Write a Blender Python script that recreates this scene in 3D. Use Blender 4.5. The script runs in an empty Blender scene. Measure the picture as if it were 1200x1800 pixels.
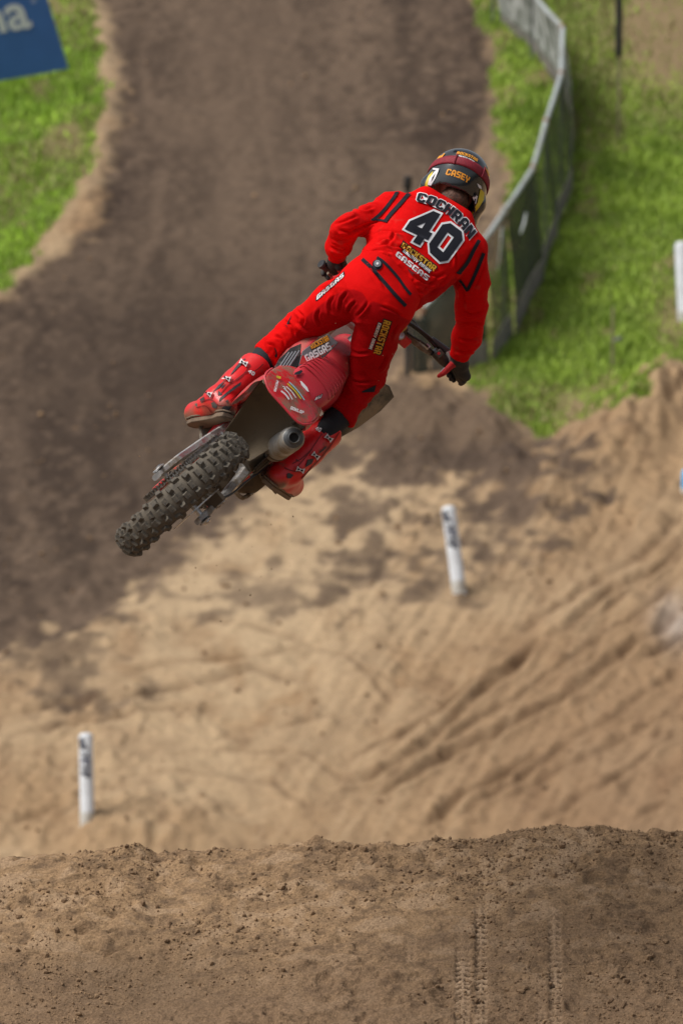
import bpy, bmesh, math, random
import numpy as np
import openvdb
from mathutils import Vector, Matrix
from mathutils.bvhtree import BVHTree

random.seed(4)
rng = np.random.default_rng(11)
sc = bpy.context.scene

# ------------------------------------------------------------------ camera
CAMH = 14.0
PITCH = 8.0
LENS = 300.0
D0 = 33.0                       # distance of the rear axle of the bike
K = 36.0 / LENS / 1800.0        # metres per photo pixel at one metre
cam = bpy.data.cameras.new('camera')
cam.sensor_fit = 'VERTICAL'; cam.sensor_height = 36; cam.sensor_width = 24
cam.lens = LENS; cam.clip_start = 0.5; cam.clip_end = 2500
cam.dof.use_dof = True; cam.dof.focus_distance = 33.7; cam.dof.aperture_fstop = 7.2
camo = bpy.data.objects.new('camera', cam); sc.collection.objects.link(camo)
camo.location = (0, 0, CAMH); camo.rotation_euler = (math.radians(90 - PITCH), 0, 0)
sc.camera = camo
CM = Matrix.Translation((0, 0, CAMH)) @ Matrix.Rotation(math.radians(90 - PITCH), 4, 'X')
CR = CM.to_3x3()

# ------------------------------------------------------------------ sky, sun, exposure (overcast)
SUN_EL, SUN_AZ = 57.0, -108.0     # azimuth measured clockwise from +Y
w = bpy.data.worlds.new('World'); sc.world = w; w.use_nodes = True
nt = w.node_tree; nt.nodes.clear()
sky = nt.nodes.new('ShaderNodeTexSky'); sky.sky_type = 'NISHITA'; sky.sun_disc = False
sky.sun_elevation = math.radians(SUN_EL); sky.sun_rotation = math.radians(SUN_AZ)
sky.air_density = 1.0; sky.dust_density = 4.0; sky.ozone_density = 1.0
hs = nt.nodes.new('ShaderNodeHueSaturation'); hs.inputs['Saturation'].default_value = 0.35
bg = nt.nodes.new('ShaderNodeBackground'); bg.inputs['Strength'].default_value = 0.098
wo = nt.nodes.new('ShaderNodeOutputWorld')
nt.links.new(sky.outputs[0], hs.inputs['Color']); nt.links.new(hs.outputs[0], bg.inputs['Color'])
nt.links.new(bg.outputs[0], wo.inputs['Surface'])
sl = bpy.data.lights.new('sun', 'SUN'); sl.energy = 2.9; sl.angle = math.radians(27)
sl.color = (1.0, 0.96, 0.90)
so = bpy.data.objects.new('sun', sl); sc.collection.objects.link(so)
az, el = math.radians(SUN_AZ), math.radians(SUN_EL)
sdir = Vector((math.sin(az) * math.cos(el), math.cos(az) * math.cos(el), math.sin(el)))
so.rotation_euler = (-sdir).to_track_quat('-Z', 'Y').to_euler(); so.location = sdir * 50
sc.view_settings.view_transform = 'Standard'; sc.view_settings.look = 'None'
sc.view_settings.gamma = 1.0; sc.view_settings.exposure = 0.0
sc.view_settings.use_curve_mapping = False
sc.render.engine = 'CYCLES'

# ------------------------------------------------------------------ helpers: coordinates
def cl(px, py, d):
    """camera-space point seen at photo pixel (px, py), d metres behind the rear axle"""
    Z = D0 + d
    return np.array([(px - 600) * K * Z, -(py - 900) * K * Z, -Z])
def wl(p):
    return CM @ Vector(p)
def ray(px, py):
    return (CR @ Vector(((px - 600) * K, -(py - 900) * K, -1.0)))
HS, HY, HZ = 0.25, 90.0, -1.95          # far hillside: slope, reference distance and height
MS, MY, MZ = 0.364, 34.3, 7.82          # near ramp
def on_hill(px, py):
    d = ray(px, py); t = (CAMH - HZ + HS * HY) / (HS * d.y - d.z)
    return d.x * t, d.y * t
def on_ramp(px, py):
    d = ray(px, py); t = (CAMH - MZ + MS * MY) / (MS * d.y - d.z)
    return d.x * t, d.y * t
def nrm(v):
    v = np.asarray(v, float); return v / np.linalg.norm(v)

# ------------------------------------------------------------------ helpers: noise
def _h(ix, iy, iz, seed):
    n = (ix.astype(np.int64) * 374761393 + iy.astype(np.int64) * 668265263 + iz.astype(np.int64) * 2147483647 + seed * 974634777) & 0xffffffff
    n = ((n ^ (n >> 13)) * 1274126177) & 0xffffffff
    n = (n ^ (n >> 16)) & 0xffffffff
    return n.astype(np.float64) / 4294967295.0
def noise3(x, y, z, seed=0):
    x, y, z = np.broadcast_arrays(x, y, z)
    ix, iy, iz = np.floor(x), np.floor(y), np.floor(z)
    fx, fy, fz = x - ix, y - iy, z - iz
    fx = fx * fx * (3 - 2 * fx); fy = fy * fy * (3 - 2 * fy); fz = fz * fz * (3 - 2 * fz)
    r = 0
    for a in (0, 1):
        wx = fx if a else 1 - fx
        for b in (0, 1):
            wy = fy if b else 1 - fy
            for c in (0, 1):
                wz = fz if c else 1 - fz
                r = r + wx * wy * wz * _h(ix + a, iy + b, iz + c, seed)
    return r
def noise2(x, y, seed=0):
    x, y = np.broadcast_arrays(x, y)
    ix, iy = np.floor(x), np.floor(y); fx, fy = x - ix, y - iy
    fx = fx * fx * (3 - 2 * fx); fy = fy * fy * (3 - 2 * fy); z0 = np.zeros_like(ix)
    return ((1 - fx) * (1 - fy) * _h(ix, iy, z0, seed) + fx * (1 - fy) * _h(ix + 1, iy, z0, seed)
            + (1 - fx) * fy * _h(ix, iy + 1, z0, seed) + fx * fy * _h(ix + 1, iy + 1, z0, seed))
def fbm2(x, y, oct=4, seed=0, gain=0.5):
    r = 0; a = 1; s = 0
    for i in range(oct):
        c, q = math.cos(i * 1.1), math.sin(i * 1.1)
        r = r + a * noise2((x * c - y * q) * 2 ** i, (x * q + y * c) * 2 ** i, seed + i * 7); s += a; a *= gain
    return r / s
def sstep(a, b, x):
    t = np.clip((x - a) / (b - a), 0, 1); return t * t * (3 - 2 * t)
def poly_sd(x, y, poly):
    """signed distance to a polygon in the plane, negative inside"""
    d = np.full(x.shape, 1e9); ins = np.zeros(x.shape, bool); n = len(poly)
    for i in range(n):
        ax, ay = poly[i]; bx, by = poly[(i + 1) % n]
        ex, ey = bx - ax, by - ay; L = ex * ex + ey * ey + 1e-12
        t = np.clip(((x - ax) * ex + (y - ay) * ey) / L, 0, 1)
        d = np.minimum(d, (x - ax - t * ex) ** 2 + (y - ay - t * ey) ** 2)
        c = ((ay > y) != (by > y)) & (x < ex * (y - ay) / (ey if abs(ey) > 1e-12 else 1e-12) + ax)
        ins ^= c
    d = np.sqrt(d); return np.where(ins, -d, d)
def line_d(x, y, pts):
    """distance to an open polyline and the run along it"""
    d = np.full(x.shape, 1e9); s = np.zeros(x.shape); acc = 0
    for (ax, ay), (bx, by) in zip(pts[:-1], pts[1:]):
        ex, ey = bx - ax, by - ay; L = ex * ex + ey * ey + 1e-12
        t = np.clip(((x - ax) * ex + (y - ay) * ey) / L, 0, 1)
        q = np.sqrt((x - ax - t * ex) ** 2 + (y - ay - t * ey) ** 2)
        m = q < d; d = np.where(m, q, d); s = np.where(m, acc + t * math.sqrt(L), s); acc += math.sqrt(L)
    return d, s, acc

# ------------------------------------------------------------------ helpers: materials
def mat(name, col, rough=0.6, metal=0.0, col2=None, nscale=30, bump=0.0, bscale=200, mud=0.0, mudcol=(0.13, 0.092, 0.06), coat=0.0, mscale=9, spec=0.5, attr=None, weave=0, alpha=None, grain=None):
    m = bpy.data.materials.new(name); m.use_nodes = True
    t = m.node_tree; b = t.nodes['Principled BSDF']; L = t.links
    b.inputs['Roughness'].default_value = rough; b.inputs['Metallic'].default_value = metal
    b.inputs['Specular IOR Level'].default_value = spec
    if coat: b.inputs['Coat Weight'].default_value = coat; b.inputs['Coat Roughness'].default_value = 0.12
    tc = t.nodes.new('ShaderNodeTexCoord')
    if attr:
        a = t.nodes.new('ShaderNodeAttribute'); a.attribute_name = attr; cur = a.outputs['Color']
    else:
        r = t.nodes.new('ShaderNodeRGB'); r.outputs[0].default_value = (*col, 1); cur = r.outputs[0]
    def noise(s, det=5, rg=0.55):
        n = t.nodes.new('ShaderNodeTexNoise'); n.inputs['Scale'].default_value = s; n.inputs['Detail'].default_value = det
        n.inputs['Roughness'].default_value = rg; L.new(tc.outputs['Object'], n.inputs['Vector']); return n
    def ramp(src, a, bb):
        mr = t.nodes.new('ShaderNodeMapRange'); mr.inputs['From Min'].default_value = a; mr.inputs['From Max'].default_value = bb
        L.new(src, mr.inputs['Value']); return mr.outputs[0]
    def mix(f, c1, c2):
        mx = t.nodes.new('ShaderNodeMix'); mx.data_type = 'RGBA'
        if isinstance(f, float): mx.inputs[0].default_value = f
        else: L.new(f, mx.inputs[0])
        L.new(c1, mx.inputs[6])
        if isinstance(c2, tuple): mx.inputs[7].default_value = (*c2, 1)
        else: L.new(c2, mx.inputs[7])
        return mx.outputs[2]
    if col2 is not None:
        cur = mix(ramp(noise(nscale).outputs[0], 0.38, 0.62), cur, tuple(col2))
    if grain:
        g_ = t.nodes.new('ShaderNodeMapRange'); g_.inputs['From Min'].default_value = .3; g_.inputs['From Max'].default_value = .7; g_.inputs['To Min'].default_value = 1 - grain[1]; g_.inputs['To Max'].default_value = 1 + grain[1] * .7
        L.new(noise(grain[0], 4, .7).outputs[0], g_.inputs['Value']); vm = t.nodes.new('ShaderNodeVectorMath'); vm.operation = 'SCALE'; L.new(cur, vm.inputs[0]); L.new(g_.outputs[0], vm.inputs['Scale']); cur = vm.outputs[0]
    if mud > 0:
        n = noise(mscale, 8, 0.68); f = ramp(n.outputs[0], 0.62 - 0.42 * mud, 0.72 - 0.30 * mud)
        cur = mix(f, cur, tuple(mudcol))
        rr = t.nodes.new('ShaderNodeMapRange'); rr.inputs['To Min'].default_value = rough; rr.inputs['To Max'].default_value = 0.9
        L.new(f, rr.inputs['Value']); L.new(rr.outputs[0], b.inputs['Roughness'])
        if metal:
            mm = t.nodes.new('ShaderNodeMapRange'); mm.inputs['To Min'].default_value = metal; mm.inputs['To Max'].default_value = 0
            L.new(f, mm.inputs['Value']); L.new(mm.outputs[0], b.inputs['Metallic'])
    L.new(cur, b.inputs['Base Color'])
    if bump > 0:
        n = noise(bscale, 6, 0.6); bp = t.nodes.new('ShaderNodeBump'); bp.inputs['Strength'].default_value = 1.0
        bp.inputs['Distance'].default_value = bump; L.new(n.outputs[0], bp.inputs['Height']); L.new(bp.outputs[0], b.inputs['Normal'])
    if alpha is not None:
        if isinstance(alpha, tuple):
            L.new(ramp(noise(alpha[2]).outputs[0], 0.3, 0.7), (ar := t.nodes.new('ShaderNodeMapRange')).inputs['Value'])
            ar.inputs['To Min'].default_value = alpha[0]; ar.inputs['To Max'].default_value = alpha[1]
            L.new(ar.outputs[0], b.inputs['Alpha'])
        else: b.inputs['Alpha'].default_value = alpha
    return m

# ------------------------------------------------------------------ helpers: objects and meshes
def tag(o, label=None, cat=None, group=None, kind=None):
    if label: o['label'] = label
    if cat: o['category'] = cat
    if group: o['group'] = group
    if kind: o['kind'] = kind
    return o
def empty(name, M):
    o = bpy.data.objects.new(name, None); sc.collection.objects.link(o); o.matrix_world = M
    o.empty_display_size = 0.1; return o
WM = {}     # own table of world matrices
def link(name, me, m, parent=None, M=None):
    o = bpy.data.objects.new(name, me); sc.collection.objects.link(o)
    if m is not None and len(me.materials) == 0: me.materials.append(m)
    if M is not None: o.matrix_basis = M
    if parent is not None:
        o.parent = parent
    return o
def sharp(me, ang):
    me.shade_smooth()
    if ang is None: return
    bm = bmesh.new(); bm.from_mesh(me); c = math.radians(ang)
    for e in bm.edges:
        if len(e.link_faces) == 2: e.smooth = e.calc_face_angle(0) < c
    bm.to_mesh(me); bm.free()
class MB:
    def __init__(s): s.v = []; s.f = []
    def add(s, v, f):
        n = len(s.v); s.v += [tuple(map(float, p)) for p in v]; s.f += [tuple(i + n for i in q) for q in f]; return s
    def tube(s, pts, r, n=10, cap=True, flat=None):
        pts = [Vector(p) for p in pts]; R = r if hasattr(r, '__len__') else [r] * len(pts)
        t0 = (pts[1] - pts[0]).normalized(); up = Vector((0, 0, 1)) if abs(t0.z) < 0.9 else Vector((1, 0, 0))
        nx = t0.cross(up).normalized(); V = []; F = []
        for i, p in enumerate(pts):
            a = (p - pts[i - 1]).normalized() if i else t0
            b = (pts[i + 1] - p).normalized() if i < len(pts) - 1 else a
            t = (a + b).normalized(); nx = (nx - t * nx.dot(t)).normalized(); ny = t.cross(nx)
            for k in range(n):
                th = 2 * math.pi * k / n
                V.append(p + nx * math.cos(th) * R[i] + ny * math.sin(th) * R[i] * (flat or 1))
        for i in range(len(pts) - 1):
            for k in range(n):
                F.append((i * n + k, i * n + (k + 1) % n, (i + 1) * n + (k + 1) % n, (i + 1) * n + k))
        if cap:
            F.append(tuple(reversed(range(n)))); F.append(tuple((len(pts) - 1) * n + k for k in range(n)))
        return s.add(V, F)
    def box(s, c, size, rot=None, taper=1.0):
        c = Vector(c); R = rot or Matrix.Identity(3); V = []
        for z in (-1, 1):
            for x, y in ((-1, -1), (1, -1), (1, 1), (-1, 1)):
                q = taper if z > 0 else 1
                V.append(c + R @ Vector((x * size[0] / 2 * q, y * size[1] / 2 * q, z * size[2] / 2)))
        return s.add(V, [(3, 2, 1, 0), (4, 5, 6, 7), (0, 1, 5, 4), (1, 2, 6, 5), (2, 3, 7, 6), (3, 0, 4, 7)])
    def lathe(s, prof, org, axis, n=24, closed=False):
        """prof: list of (radius, along)"""
        o = Vector(org); a = Vector(axis).normalized(); u = a.orthogonal().normalized(); v = a.cross(u); V = []; F = []
        m = len(prof)
        for k in range(n):
            th = 2 * math.pi * k / n; d = u * math.cos(th) + v * math.sin(th)
            for (r, h) in prof: V.append(o + a * h + d * r)
        for k in range(n):
            k2 = (k + 1) % n
            for j in range(m if closed else m - 1):
                j2 = (j + 1) % m; F.append((k * m + j, k2 * m + j, k2 * m + j2, k * m + j2))
        return s.add(V, F)
    def plate(s, poly, off):
        """polygon (3D points) extruded by the vector off"""
        n = len(poly); off = Vector(off); V = [Vector(p) for p in poly] + [Vector(p) + off for p in poly]
        F = [tuple(reversed(range(n))), tuple(range(n, 2 * n))] + [(i, (i + 1) % n, n + (i + 1) % n, n + i) for i in range(n)]
        return s.add(V, F)
    def grid(s, P, thick=None):
        """P[i][j] points; optional thickness gives a closed shell"""
        a, b = len(P), len(P[0]); V = [p for r in P for p in r]
        F = [(i * b + j, (i + 1) * b + j, (i + 1) * b + j + 1, i * b + j + 1) for i in range(a - 1) for j in range(b - 1)]
        if thick:
            me = bpy.data.meshes.new('t'); me.from_pydata([tuple(map(float, p)) for p in V], [], F); me.update()
            N = [tuple(v.normal) for v in me.vertices]; bpy.data.meshes.remove(me); n = len(V)
            V2 = [Vector(p) - Vector(N[i]) * thick for i, p in enumerate(V)]
            F2 = [tuple(reversed([k + n for k in q])) for q in F]
            rim = [i * b for i in range(a)] + [(a - 1) * b + j for j in range(1, b)] + [i * b + b - 1 for i in range(a - 2, -1, -1)] + [j for j in range(b - 2, 0, -1)]
            F3 = [(rim[(k + 1) % len(rim)], rim[k], rim[k] + n, rim[(k + 1) % len(rim)] + n) for k in range(len(rim))]
            V = V + V2; F = F + F2 + F3
        return s.add(V, F)
    def build(s, name, m, parent=None, ang=40, bevel=0, sub=0, M=None, recalc=True):
        me = bpy.data.meshes.new(name); me.from_pydata(s.v, [], s.f); me.update()
        if recalc:
            bm = bmesh.new(); bm.from_mesh(me); bmesh.ops.recalc_face_normals(bm, faces=bm.faces); bm.to_mesh(me); bm.free()
        sharp(me, ang); o = link(name, me, m, parent, M)
        if bevel:
            b = o.modifiers.new('bevel', 'BEVEL'); b.width = bevel; b.segments = 2; b.limit_method = 'ANGLE'; b.angle_limit = math.radians(35)
        if sub:
            b = o.modifiers.new('sub', 'SUBSURF'); b.levels = sub; b.render_levels = sub
        return o
def spline(pts, n=6):
    pts = [np.asarray(p, float) for p in pts]; out = []
    P = [2 * pts[0] - pts[1]] + pts + [2 * pts[-1] - pts[-2]]
    for i in range(1, len(P) - 2):
        for k in range(n):
            t = k / n
            out.append(0.5 * (2 * P[i] + (P[i + 1] - P[i - 1]) * t + (2 * P[i - 1] - 5 * P[i] + 4 * P[i + 1] - P[i + 2]) * t * t + (3 * P[i] - P[i - 1] - 3 * P[i + 1] + P[i + 2]) * t ** 3))
    out.append(pts[-1]); return out

# ---- implicit surfaces
class Field:
    def __init__(s, lo, hi, res):
        s.lo = np.array(lo, float); s.res = res
        n = np.ceil((np.array(hi) - s.lo) / res).astype(int) + 1
        ax = [(s.lo[i] + np.arange(n[i]) * res).astype(np.float32) for i in range(3)]
        s.P = np.stack(np.meshgrid(*ax, indexing='ij'), -1); s.d = np.full(s.P.shape[:3], 9.0, np.float32)
    def cone(s, a, b, ra, rb, n=None, k=1.0):
        a = np.asarray(a, np.float32); b = np.asarray(b, np.float32); P = s.P - a; ba = b - a
        if n is not None:
            n = nrm(n).astype(np.float32); q = 1 / k - 1
            P = P + (P @ n)[..., None] * n * q; ba = ba + np.dot(ba, n) * n * q
        L = float(np.dot(ba, ba)) + 1e-9
        h = np.clip((P @ ba) / L, 0, 1)
        return np.linalg.norm(P - h[..., None] * ba, axis=-1) * (k if n is not None and k < 1 else 1) * 1.0 - (ra + (rb - ra) * h) * (k if n is not None and k < 1 else 1)
    def ell(s, c, ax, rad):
        P = s.P - np.asarray(c, np.float32); A = np.array([nrm(a) for a in ax], np.float32)
        Q = P @ A.T / np.array(rad, np.float32); r = np.linalg.norm(Q, axis=-1); r2 = np.linalg.norm(Q / np.array(rad, np.float32), axis=-1) + 1e-6
        return r * (r - 1) / r2
    def un(s, d, k=0.0):
        if k <= 0: s.d = np.minimum(s.d, d)
        else:
            h = np.clip(0.5 + 0.5 * (s.d - d) / k, 0, 1); s.d = s.d * (1 - h) + d * h - k * h * (1 - h)
        return s
    def cut(s, d, k=0.0):
        """keep where d < 0"""
        if k <= 0: s.d = np.maximum(s.d, d)
        else:
            h = np.clip(0.5 - 0.5 * (s.d - d) / k, 0, 1); s.d = s.d * (1 - h) + d * h + k * h * (1 - h)
        return s
    def mesh(s, iso=0.0):
        lim = 3 * s.res
        g = openvdb.FloatGrid(lim); g.copyFromArray(np.clip(s.d - iso, -lim, lim).astype(np.float32))
        v, q = g.convertToQuads(0.0)
        v = v * s.res + s.lo
        return v.astype(float), q.astype(int)
def relax(v, q, it=2, f=0.5):
    for _ in range(it):
        acc = np.zeros_like(v); c = np.zeros(len(v))
        for a, b in ((0, 1), (1, 2), (2, 3), (3, 0)):
            np.add.at(acc, q[:, a], v[q[:, b]]); np.add.at(acc, q[:, b], v[q[:, a]])
            np.add.at(c, q[:, a], 1); np.add.at(c, q[:, b], 1)
        v = v * (1 - f) + f * acc / c[:, None]
    return v
def vnorm(v, q):
    n = np.zeros_like(v); fn = np.cross(v[q[:, 2]] - v[q[:, 0]], v[q[:, 3]] - v[q[:, 1]])
    for k in range(4): np.add.at(n, q[:, k], fn)
    return n / (np.linalg.norm(n, axis=1)[:, None] + 1e-12)
def field_mesh(name, F, m, parent, inv, disp=None, attr=None, it=2, iso=0.0, ang=None):
    """turns a field in camera space into a mesh object in the parent's space"""
    v, q = F.mesh(iso); v = relax(v, q, it)
    N = vnorm(v, q)
    # orientation: normals must point to growing distance
    c = v + N * 0.002
    i0 = np.clip(((c - F.lo) / F.res).round().astype(int), 0, np.array(F.d.shape) - 1)
    i1 = np.clip(((v - N * 0.002 * 3 - F.lo) / F.res).round().astype(int), 0, np.array(F.d.shape) - 1)
    if np.mean(F.d[tuple(i0.T)]) < np.mean(F.d[tuple(i1.T)]): q = q[:, ::-1]; N = -N
    if disp is not None: v = v + N * disp(v, N)[:, None]
    cols = attr(v, N) if attr is not None else None
    A = np.array(inv @ CM); v2 = v @ A[:3, :3].T + A[:3, 3]
    me = bpy.data.meshes.new(name); me.from_pydata(v2.tolist(), [], q.tolist()); me.update()
    if cols is not None:
        ca = me.color_attributes.new('paint', 'FLOAT_COLOR', 'POINT')
        ca.data.foreach_set('color', np.concatenate([cols, np.ones((len(cols), 1))], 1).ravel().astype(np.float32))
    sharp(me, ang); return link(name, me, m, parent)
def photo_px(v):
    """where camera-space points fall in the photo (used to lay out print and cloth panels)"""
    return 600 + v[:, 0] / (-v[:, 2]) / K, 900 - v[:, 1] / (-v[:, 2]) / K

def fill2d(loops, offset=0.0, text=None):
    """fills loops (even-odd) with triangles, optionally fattened outwards"""
    if text is None:
        cu = bpy.data.curves.new('c', 'CURVE'); cu.dimensions = '2D'; cu.fill_mode = 'BOTH'
        for lp in loops:
            sp = cu.splines.new('POLY'); sp.points.add(len(lp) - 1); sp.use_cyclic_u = True
            for i, p in enumerate(lp): sp.points[i].co = (p[0], p[1], 0, 1)
    else:
        cu = bpy.data.curves.new('c', 'FONT'); cu.body = text; cu.resolution_u = 4
    cu.offset = offset
    o = bpy.data.objects.new('c', cu); sc.collection.objects.link(o)
    dg = bpy.context.evaluated_depsgraph_get(); me = bpy.data.meshes.new_from_object(o.evaluated_get(dg))
    bm = bmesh.new(); bm.from_mesh(me); bpy.data.objects.remove(o); bpy.data.curves.remove(cu); bpy.data.meshes.remove(me)
    bmesh.ops.remove_doubles(bm, verts=bm.verts, dist=1e-6)
    # keep one sheet only
    return bm
def cutgrid(bm, nx, ny):
    xs_ = [v.co.x for v in bm.verts]; ys_ = [v.co.y for v in bm.verts]
    x0, x1, y0, y1 = min(xs_), max(xs_), min(ys_), max(ys_)
    for i in range(1, nx): bmesh.ops.bisect_plane(bm, geom=bm.verts[:] + bm.edges[:] + bm.faces[:], plane_co=(x0 + (x1 - x0) * i / nx + 1e-5, 0, 0), plane_no=(1, 0, 0))
    for i in range(1, ny): bmesh.ops.bisect_plane(bm, geom=bm.verts[:] + bm.edges[:] + bm.faces[:], plane_co=(0, y0 + (y1 - y0) * i / ny + 1e-5, 0), plane_no=(0, 1, 0))
# ================================================================== GROUND
def axis(fine0, fine1, step, lo, hi, grow=1.25):
    a = list(np.arange(fine0, fine1 + 1e-9, step)); s = step; x = fine0
    left = []
    while x > lo: s *= grow; x -= s; left.append(max(x, lo))
    s = step; x = a[-1]; right = []
    while x < hi: s *= grow; x += s; right.append(min(x, hi))
    return np.array(left[::-1] + a + right)
def sheet(name, X, Y, Z, C, m):
    a, b = X.shape; me = bpy.data.meshes.new(name)
    co = np.stack([X, Y, Z], -1).reshape(-1, 3).astype(np.float32)
    i = np.arange(a * b).reshape(a, b)
    q = np.stack([i[:-1, :-1], i[:-1, 1:], i[1:, 1:], i[1:, :-1]], -1).reshape(-1, 4)
    me.vertices.add(len(co)); me.vertices.foreach_set('co', co.ravel())
    me.loops.add(q.size); me.loops.foreach_set('vertex_index', q.ravel().astype(np.int32))
    me.polygons.add(len(q)); me.polygons.foreach_set('loop_start', np.arange(0, q.size, 4, dtype=np.int32))
    me.update(calc_edges=True); me.validate()
    ca = me.color_attributes.new('soil', 'FLOAT_COLOR', 'POINT')
    ca.data.foreach_set('color', np.concatenate([C.reshape(-1, 3), np.ones((a * b, 1))], 1).ravel().astype(np.float32))
    me.shade_smooth(); o = link(name, me, m); tag(o, kind='structure'); return o
def lerp(a, b, t): return a * (1 - t[..., None]) + np.asarray(b) * t[..., None]
H = lambda L: [on_hill(*p) for p in L]

SAND = np.array((0.330, 0.218, 0.122)); SANDP = np.array((0.445, 0.325, 0.200)); MOIST = np.array((0.165, 0.098, 0.055))
DARK = np.array((0.056, 0.038, 0.028)); DARK2 = np.array((0.118, 0.082, 0.057)); TURF = np.array((0.13, 0.17, 0.035)); SOILG = np.array((0.25, 0.17, 0.10))
P_dirt = H([(150, -60), (180, 30), (192, 90), (205, 150), (198, 215), (175, 300), (172, 370), (140, 415), (95, 440), (40, 490), (0, 520), (-200, 575), (-500, 720), (-1500, 900), (-1500, 1500), (-500, 1330), (-200, 1215), (0, 1165), (80, 1135), (180, 1095), (255, 1060), (290, 1010), (330, 965), (400, 930), (450, 870), (540, 820), (600, 770), (640, 700), (680, 640), (740, 560), (850, 440), (868, 330), (850, 260), (880, 150), (870, 60), (830, -60)])
P_gl = H([(-1800, -60), (140, -60), (160, 0), (182, 55), (178, 120), (186, 190), (170, 240), (165, 300), (118, 360), (90, 400), (60, 450), (15, 505), (-30, 525), (-300, 590), (-700, 700), (-1800, 850)])
P_gr = H([(815, -60), (830, 20), (855, 70), (862, 150), (872, 240), (893, 320), (885, 400), (860, 470), (840, 540), (820, 600), (815, 680), (855, 712), (905, 750), (945, 772), (1000, 762), (1050, 738), (1095, 708), (1140, 672), (1200, 630), (1500, 560), (2000, 520), (2900, 420), (2900, -60)])
P_isl = H([(1065, 752), (1090, 730), (1130, 708), (1158, 700), (1150, 725), (1110, 748), (1075, 765)])
P_patch = [H(L) for L in ([(560, 745), (700, 700), (840, 690), (900, 720), (960, 800), (940, 860), (900, 900), (860, 880), (830, 850), (760, 835), (640, 815), (540, 830)], [(850, 840), (950, 810), (970, 860), (900, 980), (840, 950)], [(560, 790), (700, 800), (900, 830), (880, 860), (700, 850), (560, 820)], [(600, 880), (700, 860), (720, 910), (630, 930)], [(690, 1010), (760, 1000), (770, 1040), (700, 1050)], [(420, 1010), (520, 980), (560, 1040), (470, 1080), (400, 1060)], [(580, 1000), (650, 960), (700, 980), (660, 1030)], [(90, 1215), (180, 1210), (200, 1240), (110, 1250)], [(20, 1180), (150, 1140), (180, 1180), (60, 1230)])]
RUTS = [([(1190, 985), (1140, 1008), (1060, 1050), (1000, 1100), (950, 1125), (915, 1160), (840, 1225), (770, 1290), (740, 1322), (680, 1350), (605, 1375)], 0.11, 0.055),
        ([(1200, 1060), (1150, 1110), (1110, 1135), (1060, 1172), (1010, 1220), (975, 1238), (900, 1278), (850, 1305), (800, 1325), (730, 1365), (650, 1400)], 0.13, 0.06),
        ([(1300, 1060), (1200, 1118), (1160, 1150), (1120, 1172)], 0.10, 0.06), ([(955, 1318), (900, 1355), (870, 1380), (810, 1408), (770, 1432), (735, 1455)], 0.10, 0.06),
        ([(1105, 1360), (1060, 1395), (1030, 1415)], 0.09, 0.05), ([(1200, 1240), (1120, 1290), (1040, 1330), (960, 1370), (880, 1420)], 0.09, 0.03),
        ([(1170, 1280), (1145, 1330)], 0.08, 0.03), ([(1200, 960), (1150, 1010), (1060, 1075), (960, 1130), (860, 1190), (780, 1240), (700, 1300), (600, 1340)], 0.07, 0.035), ([(1200, 1010), (1120, 1080), (1030, 1140), (930, 1210), (840, 1270), (760, 1320), (660, 1380), (560, 1410)], 0.07, 0.035), ([(1200, 1180), (1100, 1250), (1000, 1310), (900, 1380), (800, 1450)], 0.08, 0.035), ([(1200, 1300), (1100, 1360), (1000, 1420), (930, 1460)], 0.08, 0.035), ([(1200, 1400), (1120, 1440), (1080, 1470)], 0.08, 0.03), ([(330, 1080), (450, 1100), (600, 1150), (700, 1240)], .08, .03), ([(280, 1330), (420, 1320), (560, 1340), (640, 1380)], .08, .03), ([(180, 1370), (330, 1360), (480, 1380), (560, 1430)], .08, .03), ([(1200, 900), (1150, 960), (1070, 1010), (1000, 1050), (900, 1110)], 0.12, 0.03),
        ([(1060, 1120), (1040, 1160), (1020, 1185)], 0.07, 0.04), ([(600, 1195), (650, 1185), (700, 1200), (760, 1215)], 0.1, 0.05),
        ([(600, 1120), (660, 1125), (700, 1140), (790, 1165)], 0.1, 0.05), ([(0, 1260), (100, 1240), (230, 1230), (330, 1200), (450, 1180), (560, 1195)], 0.12, 0.05),
        ([(0, 1310), (150, 1270), (300, 1245), (420, 1250)], 0.12, 0.035), ([(200, 1190), (330, 1170), (450, 1160), (560, 1130)], 0.1, 0.04),
        ([(0, 1460), (80, 1430), (140, 1400)], 0.1, 0.04), ([(470, 1290), (560, 1265), (640, 1270)], 0.09, 0.035)]
RUTS = [(H(p), a, b) for p, a, b in RUTS]
LUMPS = [((158, 1446), 0.16, 0.07), ((808, 1040), 0.16, 0.07), ((1200, 566), .16, .06), ((200, 1470), 0.55, 0.16), ((270, 1450), 0.5, 0.17), ((360, 1455), 0.45, 0.12), ((960, 850), 0.5, 0.12), ((1040, 810), 0.55, 0.18), ((1100, 770), 0.6, 0.34), ((1165, 705), 0.55, 0.40), ((880, 840), .4, .14), ((1000, 960), 0.35, 0.08),
         ((850, 760), 0.5, 0.14), ((760, 740), 0.5, 0.16), ((600, 1180), 0.3, 0.07), ((700, 1330), 0.35, 0.05), ((650, 1190), 0.3, 0.08)]
def flow(x, y):
    """furrows left by the bikes: they sweep up to the right on the right hand side, lie across on the left"""
    p = x - .25 * (y - 91) + .10 * (fbm2(x / .8, y / 1.6, 3, 26) - .5); wr = sstep(-1.6, 0.6, x)
    a = fbm2(p / 0.20, y / 5.0, 3, 24); b = fbm2(x / 1.6, (y + .25 * fbm2(x / .7, y / .9, 2, 29)) / 0.55, 3, 25)
    n = a * wr + b * (1 - wr); return 1 - np.abs(2 * n - 1) ** .8
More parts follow.
